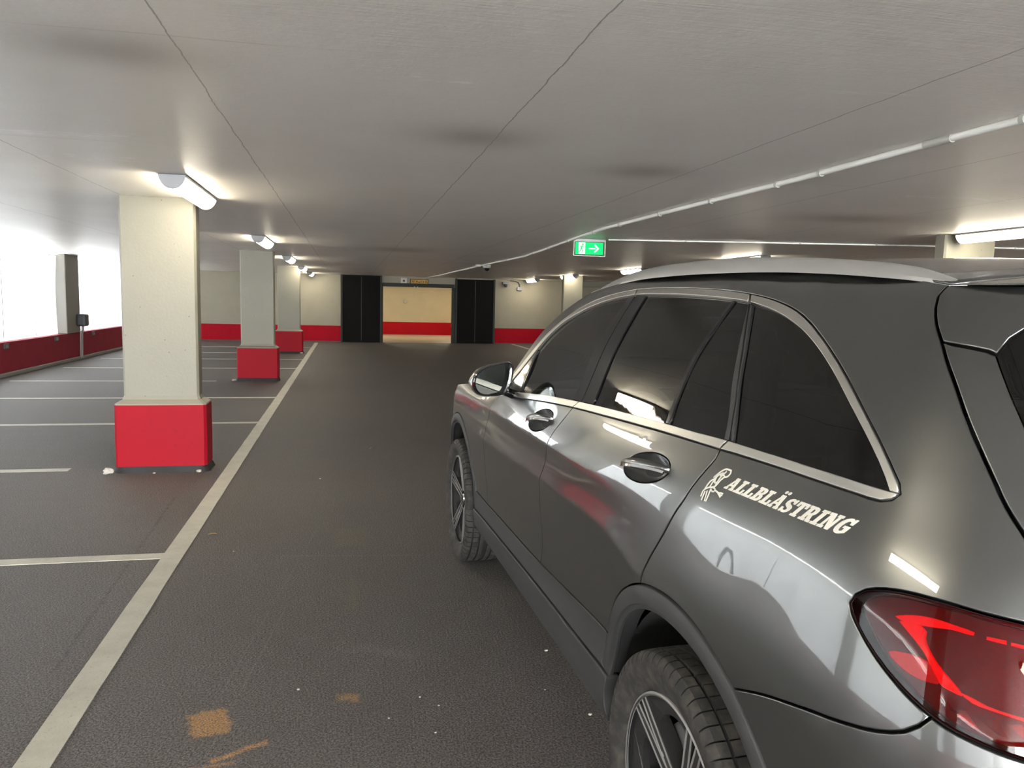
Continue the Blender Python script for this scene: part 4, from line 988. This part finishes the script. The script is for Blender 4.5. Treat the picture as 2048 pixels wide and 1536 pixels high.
    G = dict(a=[(-.6147, 1.0884), (-.641, 1.0986), (-.6706, 1.1027), (-.7077, 1.1009), (-.7314, 1.0979), (-.731, 1.0934), (-.7011, 1.0939), (-.6748, 1.0902), (-.6376, 1.0854)],
             b=[(-.623, 1.0835), (-.6436, 1.0895), (-.6664, 1.0814), (-.6681, 1.0711), (-.6782, 1.0581), (-.6963, 1.0422), (-.7359, 1.0156), (-.7391, 1.0105), (-.7118, 1.0152), (-.7077, 1.0174), (-.695, 1.0294), (-.6725, 1.0527), (-.6547, 1.0652), (-.6365, 1.0758)],
             c=[(-.7481, 1.0964), (-.7751, 1.096), (-.7767, 1.0905), (-.7495, 1.0916)], d=[(-.7821, 1.0948), (-.89, 1.089), (-.99, 1.082), (-.99, 1.076), (-.89, 1.083), (-.7834, 1.0901)],
             e=[(-.7364, 1.014), (-.7557, 1.0109), (-.7752, 1.0059), (-.7984, 1.0033), (-.82, 1.0015), (-.92, 1.0), (-1.04, 1.010), (-1.04, 1.004), (-.92, .995), (-.821, .9977), (-.7992, 1.0002), (-.7745, 1.0024), (-.754, 1.0053)])
    for k, pts in G.items():
        w = pts if len(pts) < 5 else pts
        panel('light_guide', chain(*[crv([w[i], w[(i+1) % len(w)]], .01) for i in range(len(w))]) if len(pts) < 7 else crv(w, .008, True), 'guide', tl, side, off=-.013, gap=0, depth=.008, rnd=.0015, grid=.012)
    for i in range(9):
        s = -.729-.036*i
        panel('reflector_blade', [(s, .9890), (s-.020, .993), (s-.046, .971), (s-.030, .9735)], 'clear_blade', tl, side, off=-.016+.0, gap=0, depth=.004, rnd=.001)
    panel('red_reflector', crv([(-.6183, 1.0359), (-.6446, 1.0435), (-.6836, 1.0419), (-.7083, 1.0212), (-.7028, 1.0159), (-.672, 1.0144), (-.6396, 1.023)], .01, True), simple('bright_red_reflector', (.40, .01, .01), .2), tl, side, off=-.016, gap=0, depth=.006, rnd=.002)
# ------------------------------------------------------------------ tailgate, both halves in one skin
tg_edge = chain([q for q in dTG if q[1] < 1.499 and q[1] > 1.120], [q for q in dTLt if q[0] < -.853], dTLb[::-1][:[i for i, q in enumerate(dTLb[::-1]) if q[0] > -.98][0]], crv([(-.98, .938), (-1.03, .82), (-1.10, .755), (-1.18, .735)]), crv([(-1.18, .735), (-1.7024, .73)], .05))
gl_edge = chain(crv([(-1.7024, 1.560), (-1.2, 1.560), (-.78, 1.557), (-.65, 1.551), (-.602, 1.537), (-.580, 1.511), (-.576, 1.484)], .03), crv([(-.576, 1.484), (-.671, 1.388), (-.77, 1.287), (-.85, 1.215), (-.92, 1.185), (-1.05, 1.172), (-1.7024, 1.165)], .03))
split = crv([(-.471, 1.499), (-.558, 1.4892), (-.576, 1.484)])
tg_out = chain(split[::-1], tg_edge, [(-1.7024, 1.165)], gl_edge[::-1][1:[i for i, q in enumerate(gl_edge[::-1]) if abs(q[0]+.576) < 1e-3 and abs(q[1]-1.484) < 1e-3][0]+1])
tgp = panel('tailgate', tg_out, 'paint', CAR, both=True)
rg = chain(gl_edge, [(-1.7024, 1.165)])
panel('rear_window', rg, 'glass_rear', tgp, both=True, off=-.004, gap=.0, depth=.004, rnd=.0005)
panel('rear_window_seal', chain([(-.655, 1.486), (-.72, 1.36), (-.83, 1.24), (-.95, 1.17)], crv([(-.95, 1.17), (-1.1, 1.150), (-1.7024, 1.145)], .03), [(-1.7024, 1.185)], [q for q in gl_edge[::-1] if q[1] < 1.483 and q[0] > -1.69 or False]), 'gloss_black', tgp, both=True, off=.0015, gap=.0, depth=.006, rnd=.001) if False else None
sp_out = chain([q for q in dTG if q[1] > 1.4990][::-1] if False else [(-1.7024, 1.602), (-1.2, 1.602), (-.403, 1.600)], [q for q in dTG if q[1] > 1.4985], split, gl_edge[::-1][[i for i, q in enumerate(gl_edge[::-1]) if abs(q[0]+.576) < 1e-3 and abs(q[1]-1.484) < 1e-3][0]:])
panel('rear_spoiler', sp_out, 'paint', tgp, both=True)
panel('grab_strip', chain(crv([(-1.32, .905), (-1.7024, .905)], .03), crv([(-1.7024, .872), (-1.32, .872)], .03)), 'chrome', tgp, both=True, off=.010, gap=0, depth=.01)
panel('plate_recess', chain(crv([(-1.38, .865), (-1.7024, .865)], .03), crv([(-1.7024, .745), (-1.38, .745)], .03)), 'black', tgp, both=True, off=.002, gap=0, depth=.004)
# ---- rear bumper
rb = chain(dBS, [q for q in dTLb if -.98 < q[0] < -.711], crv([(-.98, .938), (-1.03, .82), (-1.10, .755), (-1.18, .735)]), crv([(-1.18, .735), (-1.7024, .73)], .05), [(-1.7024, .44)], crv([(-1.2, .43), (-.8, .40), (-.55, .36)], .05), arc(*RA, 182, math.degrees(math.atan2(.818-.38, -.297+.03))))
rbp = panel('rear_bumper', rb, 'paint', CAR, both=True)
panel('bumper_skirt', chain(crv([(-1.7024, .44), (-1.2, .43), (-.8, .40), (-.55, .36)], .05), [(-.53, .27)], crv([(-.9, .27), (-1.7024, .28)], .06)), 'clad', rbp, both=True, off=.004, gap=.001)
for sd in (-1, 1):
    panel('exhaust_trim', chain(crv([(-.98, .40), (-1.25, .40)], .03), crv([(-1.25, .33), (-.98, .33)], .03)), 'chrome', rbp, sd, off=.012, gap=0, depth=.012)
# ---- nose: bumper, grille, headlights
fb = chain([(3.292, .632)], crv([(3.34, .75), (3.36, .84), (3.33, .93), (3.3, .995)]), crv([(3.3, .995), (3.6, .955), (4.0, .93), (4.5, .925)], .04), [(4.5, .28)], crv([(3.9, .27), (3.4, .28)], .06), arc(*FA, -8, 30))
hl = [(3.45, .86), (3.52, .90), (3.75, .88), (3.98, .84), (3.99, .74), (3.85, .72), (3.6, .76), (3.48, .80)]
gr_ = chain(crv([(4.12, .86), (4.5, .87)], .03), crv([(4.5, .58), (4.2, .59)], .03))
fbp = panel('front_bumper', fb, 'paint', CAR, both=True, holes=[hl])
panel('grille', gr_, 'black', fbp, both=True, off=.006, gap=0)
for dz in (.66, .72, .78): panel('grille_bar', chain(crv([(4.16, dz+.012), (4.5, dz+.012)], .03), crv([(4.5, dz-.006), (4.16, dz-.006)], .03)), 'chrome', fbp, both=True, off=.014, gap=0)
panel('lower_intake', chain(crv([(3.7, .50), (4.5, .52)], .03), crv([(4.5, .36), (3.8, .36)], .03)), 'black', fbp, both=True, off=.004, gap=0)
for sd in (-1, 1):
    h = panel('headlight', hl, 'rim_dark', CAR, sd, off=-.03, gap=0, depth=.03)
    panel('lens', hl, M['clear_blade'], h, sd, off=.001, gap=.002, depth=.006)
# ------------------------------------------------------------------ roof, windscreen, bonnet
def edgepts(sz, off=0):
    p, n = side_pts(sz, off, -1); return p
def loft_patch(name, L, bow, crown, mat, parent=None, nx=28, endz=None):
    """span between a left edge (points) and its mirror; bow = y push at the middle, crown = z rise at the middle"""
    V = []; F = []
    for i, p in enumerate(L):
        for k in range(nx+1):
            u = -1+2*k/nx; V.append((-p[0]*u, p[1]+bow[i]*(1-abs(u)**2.2), p[2]+crown[i]*(1-u*u)))
    for i in range(len(L)-1):
        for k in range(nx): a = i*(nx+1)+k; F.append((a, a+1, a+nx+2, a+nx+1))
    return MB().add(V, F).build(name, mat, parent, smooth=True)
re_roof = between(dRE, 1.40, -.403); L = edgepts(re_roof, -.001); n = len(L)
rf = loft_patch('roof', L, [.10*max(0, 1-i/(n*.3))**1.5 for i in range(n)], [.040+.012*sin(pi*i/n) for i in range(n)], 'paint', CAR)
sm = rf.modifiers.new('t', 'SOLIDIFY'); sm.thickness = .004; sm.offset = 0
hl2 = [(p[0], p[1], p[2]-.05) for p in L]
loft_patch('headlining', [(p[0]+.03, p[1], p[2]-.035) for p in L], [0]*n, [.03]*n, 'seat', CAR)
# spoiler top: joins roof end to the tail edge
V = []; F = []; E1 = []; E2 = []
sset = np.linspace(-.403, -1.70, 26); pe, _ = side_pts([(s, 1.5985) for s in sset], -.001, -1); y0r, x0r, z0r = L[-1][1], L[-1][0], L[-1][2]
E2 = [tuple(p) for p in pe]+[(-p[0], p[1], p[2]) for p in pe[::-1][1:]]
E1 = [(q[0]*.999, y0r+.004-.0*abs(q[0]), z0r+.040*(1-(q[0]/x0r)**2)) for q in E2]
k = len(E1); nr = 7
for j in range(nr+1):
    t = j/nr
    for a, b in zip(E1, E2): V.append((a[0]+(b[0]-a[0])*t, a[1]+(b[1]-a[1])*t, a[2]+(b[2]+.016*(1-(b[0]/x0r)**2)-a[2])*t+.006*sin(pi*t)*(1-(b[0]/x0r)**2)))
for b in E2: V.append(b)
for j in range(nr+1):
    for i in range(k-1): a = j*k+i; F.append((a, a+1, a+k+1, a+k))
MB().add(V, F).build('spoiler_top', 'paint', tgp, smooth=True)
fin = MB(); P4 = []
for y, z, w in ((-.12, 0, .001), (-.16, .018, .016), (-.22, .045, .022), (-.27, .062, .012), (-.295, .064, .003)):
    P4.append([( -w*1.6, y, 1.676), (-w*.3, y, 1.678+z), (w*.3, y, 1.678+z), (w*1.6, y, 1.676)])
fin.add([p for r in P4 for p in r], [(i*4+a, i*4+b, (i+1)*4+b, (i+1)*4+a) for i in range(4) for a, b in ((0, 1), (1, 2), (2, 3))]+[(16, 17, 18, 19)])
fin.build('roof_antenna', 'paint', CAR, smooth=True)
ws = between(dRE, 1.95, 1.39); Lw = edgepts(ws, -.002); n = len(Lw)
wsp = loft_patch('windscreen', Lw, [.26*(1-i/n)+.10*i/n for i in range(n)], [.03+.01*i/n for i in range(n)], 'glass_front', CAR)
Lh = edgepts(HD, -.002); n = len(Lh)
fedge, _ = side_pts([(3.3+1.2*(i/16), [.995, .955, .93, .925][0]*0+float(pchip([3.3, 3.6, 4.0, 4.5], [.995, .955, .93, .925], [3.3+1.2*i/16])[0])) for i in range(17)], -.002, -1)
V = []; F = []; nx = 32
for i, p in enumerate(Lh):
    t = i/(n-1)
    for k in range(nx+1):
        u = -1+2*k/nx; fe = fedge[int(round((1-abs(u))*16))]
        yy = p[1]+(.27*(1-t))*(1-abs(u)**2.2)+(fe[1]-fedge[0][1])*t; xx = -p[0]*u*(1-t)+(abs(fe[0])*np.sign(u))*t; zz = (p[2]+.045*(1-u*u))*(1-t)+(fe[2]+.0)*t+.05*sin(pi*t)*(1-u*u)
        V.append((xx, yy, zz))
for i in range(n-1):
    for k in range(nx): a = i*(nx+1)+k; F.append((a, a+1, a+nx+2, a+nx+1))
MB().add(V, F).build('bonnet', 'paint', CAR, smooth=True)
# underside and cabin
MB().box(-.84, .84, -.70, 3.3, .24, .30).build('underbody', 'liner', CAR)
MB().box(-.80, .80, -.60, 1.9, .36, .40).box(-.80, .80, 1.86, 1.90, .40, 1.0).build('cabin_floor', 'seat', CAR)
def blobbox(name, x0, x1, y0, y1, z0, z1, mat, b=.04, sh=0):
    m = MB().box(x0, x1, y0, y1, z0, z1)
    if sh:
        m.v = [(x, y-sh*(z-z0), z) for x, y, z in m.v]
    return m.build(name, mat, CAR, smooth=True, bevel=b, seg=3)
for x in (-.39, .39):
    blobbox('front_seat', x-.25, x+.25, .95, 1.45, .42, .66, 'seat', .06); blobbox('seat_backrest', x-.24, x+.24, .95, 1.08, .62, 1.22, 'seat', .055, .28)
    blobbox('headrest', x-.12, x+.12, .74, .84, 1.20, 1.40, 'seat', .04)
blobbox('rear_bench', -.62, .62, .0, .5, .45, .70, 'seat', .06); blobbox('bench_backrest', -.62, .62, -.02, .14, .66, 1.18, 'seat', .05, .3)
for x in (-.42, 0, .42): blobbox('headrest', x-.12, x+.12, -.20, -.12, 1.15, 1.32, 'seat', .035)
blobbox('dashboard', -.80, .80, 1.72, 2.12, .80, 1.11, 'seat', .05)
MB().tube([(-.39+.18*cos(a), 1.55-.06*sin(a), 1.02+.17*sin(a)) for a in np.linspace(0, 2*pi, 33)], .014, 8).build('steering_wheel', 'seat', CAR, smooth=True)
MB().box(-.10, .10, 1.50, 1.52, 1.44, 1.50).build('inner_mirror', 'black', CAR, bevel=.008)
# ------------------------------------------------------------------ wheels
RT, RL_, WT = .3625, .2606, .118
def tyre_mesh():
    """revolved tyre, shoulder blocks parted by real grooves, x outward; returns verts, faces, dark-face flags"""
    lug = 66; prof = [(-.098, .262), (-.108, .275), (-.117, .30), (-.1215, .318), (-.121, .335), (-.1185, .343), (-.114, .351), (-.108, .3565), (-.098, .3595), (-.084, .3608), (-.0835, .3530), (-.0765, .3530), (-.076, .3615), (-.044, .3622), (-.0435, .3530), (-.035, .3530), (-.0345, .3623), (-.012, .3625), (-.0115, .3535), (-.004, .3535)]
    prof = prof+[(-x, r) for x, r in prof[::-1]]; n = len(prof); V = []; F = []; D = []
    w = .0021/.36*1.0; pitch = 2*pi/lug; st = []
    for k in range(lug):
        c = k*pitch; st += [(c-w, 0), (c-w*.8, 1), (c+w*.8, 1), (c+w, 0), (c+pitch*.35, 0), (c+pitch*.65, 0)]
    na = len(st)
    dep = {4: .003, 5: .007, 6: .0085, 7: .0085, 8: .0085, 9: .0085, 12: .006, 13: .006}
    for a0, low in st:
        for j, (x, r) in enumerate(prof):
            j2 = min(j, n-1-j); a = a0+(.0 if j2 > 9 else (.010 if j < n/2 else -.010)*(j2-9)/5)
            rr = r-(dep.get(j2, 0) if low else 0); V.append((x, rr*cos(a), rr*sin(a)))
    for i in range(na):
        for j in range(n-1):
            F.append((i*n+j, i*n+j+1, ((i+1) % na)*n+j+1, ((i+1) % na)*n+j)); j2 = min(j, n-2-j)
            D.append(1 if (i % 6 < 3 and 4 <= j2 <= 8) or j2 in (9, 10, 11, 13, 14, 15, 17, 18, 19) else 0)
    return V, F, D
TV, TF, TD = tyre_mesh()
def make_wheel(loc, steer, outsign, rot):
    """hub at loc; local x points outward"""
    hub = MB()
    # barrel and lip
    rim = MB().lathe([(RL_-.004, -.100), (RL_+.001, -.098), (RL_+.001, -.092), (RL_-.016, -.085), (RL_-.030, -.05), (RL_-.034, .03), (RL_-.03, .088)], 96, axis='x')
    w = rim.build('wheel', 'rim_dark', CAR, smooth=True, angle=.7)
    w.location = loc; w.rotation_euler = (0, 0, (0 if outsign < 0 else pi)+steer)
    # in this local frame -x is outward on the left side
    ty = mesh('tyre', TV, [f[::-1] for f in TF], None, w, smooth=True, mats=['tyre', 'seam'], fm=TD); ty.data.set_sharp_from_angle(angle=.45)
    lp = MB().lathe([(RL_-.0045, -.1035), (RL_+.0005, -.1020), (RL_+.0015, -.097), (RL_-.008, -.0975), (RL_-.0095, -.1005)], 120, axis='x')
    lp.v = lp.v; lp.build('rim_lip', 'rim_cut', w, smooth=True, angle=.7)
    # dark web ring behind the lip between the spokes
    def plate(poly, x0, x1): # poly in (y, z)
        m = MB(); m.prism(poly, x0, x1, 'x'); return m
    # wheel face web: five windows between twin spokes
    web = MB(); spk = MB(); cut = MB()
    nfl = 5
    def pol(r, a): return (r*cos(a), r*sin(a))
    for k in range(nfl):
        a0 = rot+2*pi*k/nfl; am = a0+pi/nfl
        # arc web between two spoke groups
        o = [pol(RL_-.010, am+t) for t in np.linspace(-.56, .56, 15)]; i_ = [pol(RL_-.052-.020*abs(t/.45)**3*1.2, am+t) for t in np.linspace(.46, -.46, 15)]
        m = len(o); V = [(-.088, *p) for p in o]+[(-.076, *p) for p in i_]+[(-.060, *p) for p in o]+[(-.055, *p) for p in i_]
        F = [tuple(range(2*m))]+[(m+j, m+j+1, 3*m+j+1, 3*m+j) for j in range(m-1)]; web.add(V, F)
        for sgn in (-1, 1):
            # a bar from hub to rim
            r0, r1 = .050, RL_-.006; c0 = a0+sgn*.20; c1 = a0+sgn*.100
            p0 = np.array(pol(r0, c0)); p1 = np.array(pol(r1, c1)); d = (p1-p0)/np.hypot(*(p1-p0)); nn = np.array((-d[1], d[0]))
            for lst, w0, w1, xa, xb, xc, xd in ((spk, .0165, .0140, -.070, -.0955, -.045, -.055), (cut, .0165, .0140, -.0703, -.0958, None, None)):
                if lst is spk:
                    q = [p0+nn*w0, p1+nn*w1, p1-nn*w1, p0-nn*w0]; q2 = [p0+nn*w0*1.5, p1+nn*w1*1.3, p1-nn*w1*1.3, p0-nn*w0*1.5]
                    V = [(xa, *q[0]), (xb, *q[1]), (xb, *q[2]), (xa, *q[3]), (xa+.045, *q2[0]), (xb+.04, *q2[1]), (xb+.04, *q2[2]), (xa+.045, *q2[3])]
                    lst.add(V, [(0, 1, 2, 3), (0, 4, 5, 1), (1, 5, 6, 2), (2, 6, 7, 3), (3, 7, 4, 0), (4, 7, 6, 5)])
                else:
                    for e in (-1, 1):
                        a1, a2 = e*w0, e*w1; b1, b2 = e*(w0-.0055), e*(w1-.0052)
                        V = [(xa, *(p0+nn*a1)), (xb, *(p1+nn*a2)), (xb, *(p1+nn*b2)), (xa, *(p0+nn*b1))]; V += [(x-.0022, y, z) for x, y, z in V]
                        lst.add(V, [(4, 5, 6, 7), (0, 1, 5, 4), (1, 2, 6, 5), (2, 3, 7, 6), (3, 0, 4, 7)])
        # bright shoulder facet between the twin bars near the hub
        V = [(-.068, *pol(.060, a0-.2)), (-.068, *pol(.060, a0+.2)), (-.080, *pol(.125, a0+.075)), (-.080, *pol(.125, a0-.075))]; V += [(x+.03, y, z) for x, y, z in V]
        cut.add(V, [(0, 1, 2, 3), (0, 3, 7, 4), (3, 2, 6, 7), (2, 1, 5, 6), (1, 0, 4, 5)])
    web.lathe([(.0, -.055), (.062, -.060), (.070, -.050), (.070, -.02)], 40, axis='x')
    web.build('wheel_web', 'rim_dark', w)
    spk.build('spokes', 'rim_dark', w, bevel=.002)
    cut.build('spoke_edges', 'rim_cut', w)
    MB().lathe([(.001, -.078), (.028, -.077), (.034, -.070), (.035, -.05)], 32, axis='x').build('hub_cap', 'chrome', w, smooth=True, angle=.6)
    bd = MB().lathe([(.06, .0), (.165, .0), (.165, .022), (.06, .022)], 64, axis='x').build('brake_disc', 'grey_metal', w, smooth=True, angle=.6)
    MB().lathe([(.0, .05), (.20, .045), (.205, .08)], 40, axis='x').build('brake_shield', 'liner', w)
    cp = MB(); pts = [pol(.185, t) for t in np.linspace(.2, 1.2, 8)]+[pol(.09, t) for t in np.linspace(1.2, .2, 8)]; cp.prism(pts, -.035, .05, 'x'); cp.build('brake_caliper', 'grey_metal', w, bevel=.006)
    return w
RW = radians(113.2)
# local x of the left wheels is world +x, outward is -x, so y and z read as in the side view
make_wheel((-.822, 0, .3600), 0, -1, RW)
make_wheel((-.822, 2.873, .3600), .0034, -1, radians(20))
make_wheel((.822, 0, .3600), 0, 1, 1.2)
make_wheel((.822, 2.873, .3600), .0034, 1, .4)
# ------------------------------------------------------------------ white lettering on the rear flank
GLY = {
 'A': [[(0, 0), (.36, 0), (.36, .16), (.27, .16), (.32, .30), (.62, .30), (.67, .16), (.58, .16), (.58, 0), (1, 0), (1, .16), (.90, .16), (.63, 1), (.28, 1), (.28, .84), (.33, .84), (.10, .16), (0, .16)], [(.37, .45), (.57, .45), (.47, .76)]],
 'L': [[(0, 0), (.86, 0), (.86, .40), (.68, .40), (.68, .17), (.42, .17), (.42, .84), (.54, .84), (.54, 1), (.0, 1), (.0, .84), (.13, .84), (.13, .16), (0, .16)]],
 'B': [[(0, 0), (.62, 0), (.80, .06), (.88, .20), (.88, .34), (.82, .46), (.70, .53), (.80, .61), (.84, .72), (.83, .84), (.74, .95), (.58, 1), (0, 1), (0, .84), (.12, .84), (.12, .16), (0, .16)], [(.40, .17), (.40, .43), (.53, .43), (.60, .37), (.60, .23), (.53, .17)], [(.40, .60), (.40, .83), (.51, .83), (.57, .77), (.57, .66), (.51, .60)]],
 'S': [[(.06, .0), (.20, .0), (.25, .07), (.42, -.01), (.62, .0), (.80, .10), (.88, .27), (.84, .45), (.70, .56), (.42, .65), (.33, .71), (.36, .80), (.47, .84), (.60, .80), (.66, .68), (.82, .68), (.82, 1), (.68, 1), (.64, .94), (.48, 1.01), (.28, .98), (.11, .87), (.06, .70), (.12, .53), (.28, .44), (.54, .35), (.61, .27), (.57, .18), (.44, .15), (.28, .20), (.22, .34), (.06, .34)]],
 'T': [[(.22, 0), (.72, 0), (.72, .16), (.61, .16), (.61, .83), (.76, .83), (.76, .66), (.94, .66), (.94, 1), (0, 1), (0, .66), (.18, .66), (.18, .83), (.33, .83), (.33, .16), (.22, .16)]],
 'R': [[(0, 0), (.52, 0), (.52, .16), (.40, .16), (.40, .40), (.48, .40), (.66, 0), (.98, 0), (.98, .16), (.87, .16), (.73, .46), (.84, .57), (.87, .72), (.84, .87), (.74, .96), (.58, 1), (0, 1), (0, .84), (.12, .84), (.12, .16), (0, .16)], [(.40, .56), (.40, .83), (.52, .83), (.60, .77), (.60, .63), (.52, .56)]],
 'I': [[(0, 0), (.54, 0), (.54, .16), (.41, .16), (.41, .84), (.54, .84), (.54, 1), (0, 1), (0, .84), (.13, .84), (.13, .16), (0, .16)]],
 'N': [[(0, 0), (.42, 0), (.42, .16), (.30, .16), (.30, .62), (.66, 0), (.93, 0), (.93, .84), (1.03, .84), (1.03, 1), (.63, 1), (.63, .84), (.74, .84), (.74, .42), (.40, 1), (.0, 1), (.0, .84), (.12, .84), (.12, .16), (0, .16)]],
 'G': [[(.50, -.01), (.66, .02), (.92, .14), (.92, .53), (.50, .53), (.50, .38), (.66, .38), (.66, .22), (.55, .17), (.42, .20), (.33, .33), (.31, .50), (.34, .68), (.43, .80), (.55, .83), (.66, .76), (.70, .64), (.88, .64), (.88, 1), (.74, 1), (.70, .93), (.55, 1.01), (.36, .99), (.16, .88), (.05, .70), (.02, .50), (.05, .30), (.16, .12), (.32, .02)]]}
WID = {'A': 1.0, 'L': .86, 'B': .90, 'S': .90, 'T': .94, 'R': .98, 'I': .54, 'N': 1.03, 'G': .94}
def lettering():
    txt = 'ALLBLASTRING'; gap = .10; tot = sum(WID[c] for c in txt)+gap*(len(txt)-1)
    s_start, s_end = -.1080, -.4760; z_start, z_end = 1.1636, 1.1725; capz = .0278; sk = -.0220; sag = -.0010
    kx = (s_end-s_start)/tot; root = None; x = 0
    def mp(u, v, gx):
        t = (gx+u)/tot; return (s_start+(s_end-s_start)*t+sk*v, z_start+(z_end-z_start)*t+sag*sin(pi*t)+capz*v*(1+.06*t))
    shapes = []
    for i, c in enumerate(txt):
        loops = [[mp(u, v, x) for u, v in l] for l in GLY[c]]; shapes.append(loops)
        if i == 5:
            for cx in (.34, .66): shapes.append([[mp(cx+.11*cos(a), 1.20+.11*sin(a), x) for a in np.linspace(0, 2*pi, 14, endpoint=False)]])
        x += WID[c]+gap
    V = []; F = []
    for loops in shapes:
        loops = [l if (area(l) > 0) == (k == 0) else l[::-1] for k, l in enumerate(loops)]
        pts = [Vector(q) for l in loops for q in l]; ed = []; k = 0
        for l in loops: n = len(l); ed += [(k+i, k+(i+1) % n) for i in range(n)]; k += n
        vo, _, fo, _, _, _ = geometry.delaunay_2d_cdt(pts, ed, [], 0, 1e-7)
        fo = [f for f in fo if (lambda c: sum(inside(c, l) for l in loops) % 2 == 1)((sum(vo[i][0] for i in f)/len(f), sum(vo[i][1] for i in f)/len(f)))]
        b = len(V); p, n_ = side_pts([tuple(v) for v in vo], .0016, -1); V += [tuple(q) for q in p]; F += [tuple(b+i for i in f) for f in fo]
        for l in loops:
            n = len(l); b = len(V); p, _ = side_pts(l, .0016, -1); p2, _ = side_pts(l, .0002, -1); V += [tuple(q) for q in p]+[tuple(q) for q in p2]
            F += [(b+i, b+(i+1) % n, b+n+(i+1) % n, b+n+i) for i in range(n)]
    o = mesh('lettering', V, F, 'decal', QP_LEFT); o['label'] = 'white slab lettering ALLBLÄSTRING'
    emb = [[(-.1045, 1.1999), (-.0861, 1.1986), (-.0731, 1.1903), (-.059, 1.1743)], [(-.1045, 1.1999), (-.1075, 1.1944), (-.1029, 1.1862), (-.0925, 1.1829)], [(-.0921, 1.1954), (-.0845, 1.1847), (-.0802, 1.1755), (-.0782, 1.1587)], [(-.0835, 1.1899), (-.0703, 1.1814), (-.0653, 1.173), (-.0561, 1.1672), (-.0508, 1.1586), (-.0477, 1.1467)],
           [(-.0774, 1.1831), (-.0866, 1.1861), (-.0947, 1.1843), (-.0878, 1.1764)], [(-.0692, 1.1766), (-.0646, 1.1673), (-.0622, 1.1595), (-.0615, 1.1538), (-.0768, 1.1584)], [(-.0688, 1.1729), (-.0687, 1.1665), (-.0737, 1.1655), (-.0741, 1.1692)], [(-.0615, 1.1538), (-.0515, 1.1486), (-.0447, 1.1414), (-.0449, 1.1293)],
           [(-.0521, 1.1432), (-.0523, 1.1312), (-.053, 1.1231)], [(-.0589, 1.1458), (-.0615, 1.1354), (-.0645, 1.1242)], [(-.0682, 1.1517), (-.0692, 1.1392), (-.0695, 1.1246)], [(-.0702, 1.1559), (-.0826, 1.1552), (-.0838, 1.1492), (-.0761, 1.1482), (-.0682, 1.1517)],
           [(-.0844, 1.153), (-.1011, 1.1508), (-.108, 1.1525), (-.116, 1.1527)], [(-.1011, 1.1508), (-.108, 1.148), (-.1155, 1.149)], [(-.0977, 1.1508), (-.1072, 1.1469), (-.1122, 1.1446)], [(-.0768, 1.1584), (-.082, 1.165), (-.086, 1.174), (-.0925, 1.1829)]]
    V = []; F = []
    for st_ in emb:
        c = np.array(crv(st_, .004)); d = np.gradient(c, axis=0); d /= np.linalg.norm(d, axis=1)[:, None]+1e-9; nn = np.stack([-d[:, 1], d[:, 0]], 1)*.0017
        a = c+nn; b_ = c-nn; k = len(c); base = len(V); p, _ = side_pts([tuple(q) for q in np.vstack([a, b_])], .0015, -1); V += [tuple(q) for q in p]
        for i in range(k-1): F.append((base+i, base+i+1, base+k+i+1, base+k+i))
    o = mesh('emblem', V, F, 'decal', QP_LEFT); o['label'] = 'white line drawn emblem'; sm = o.modifiers.new('t', 'SOLIDIFY'); sm.thickness = .0012; sm.offset = 0
lettering()
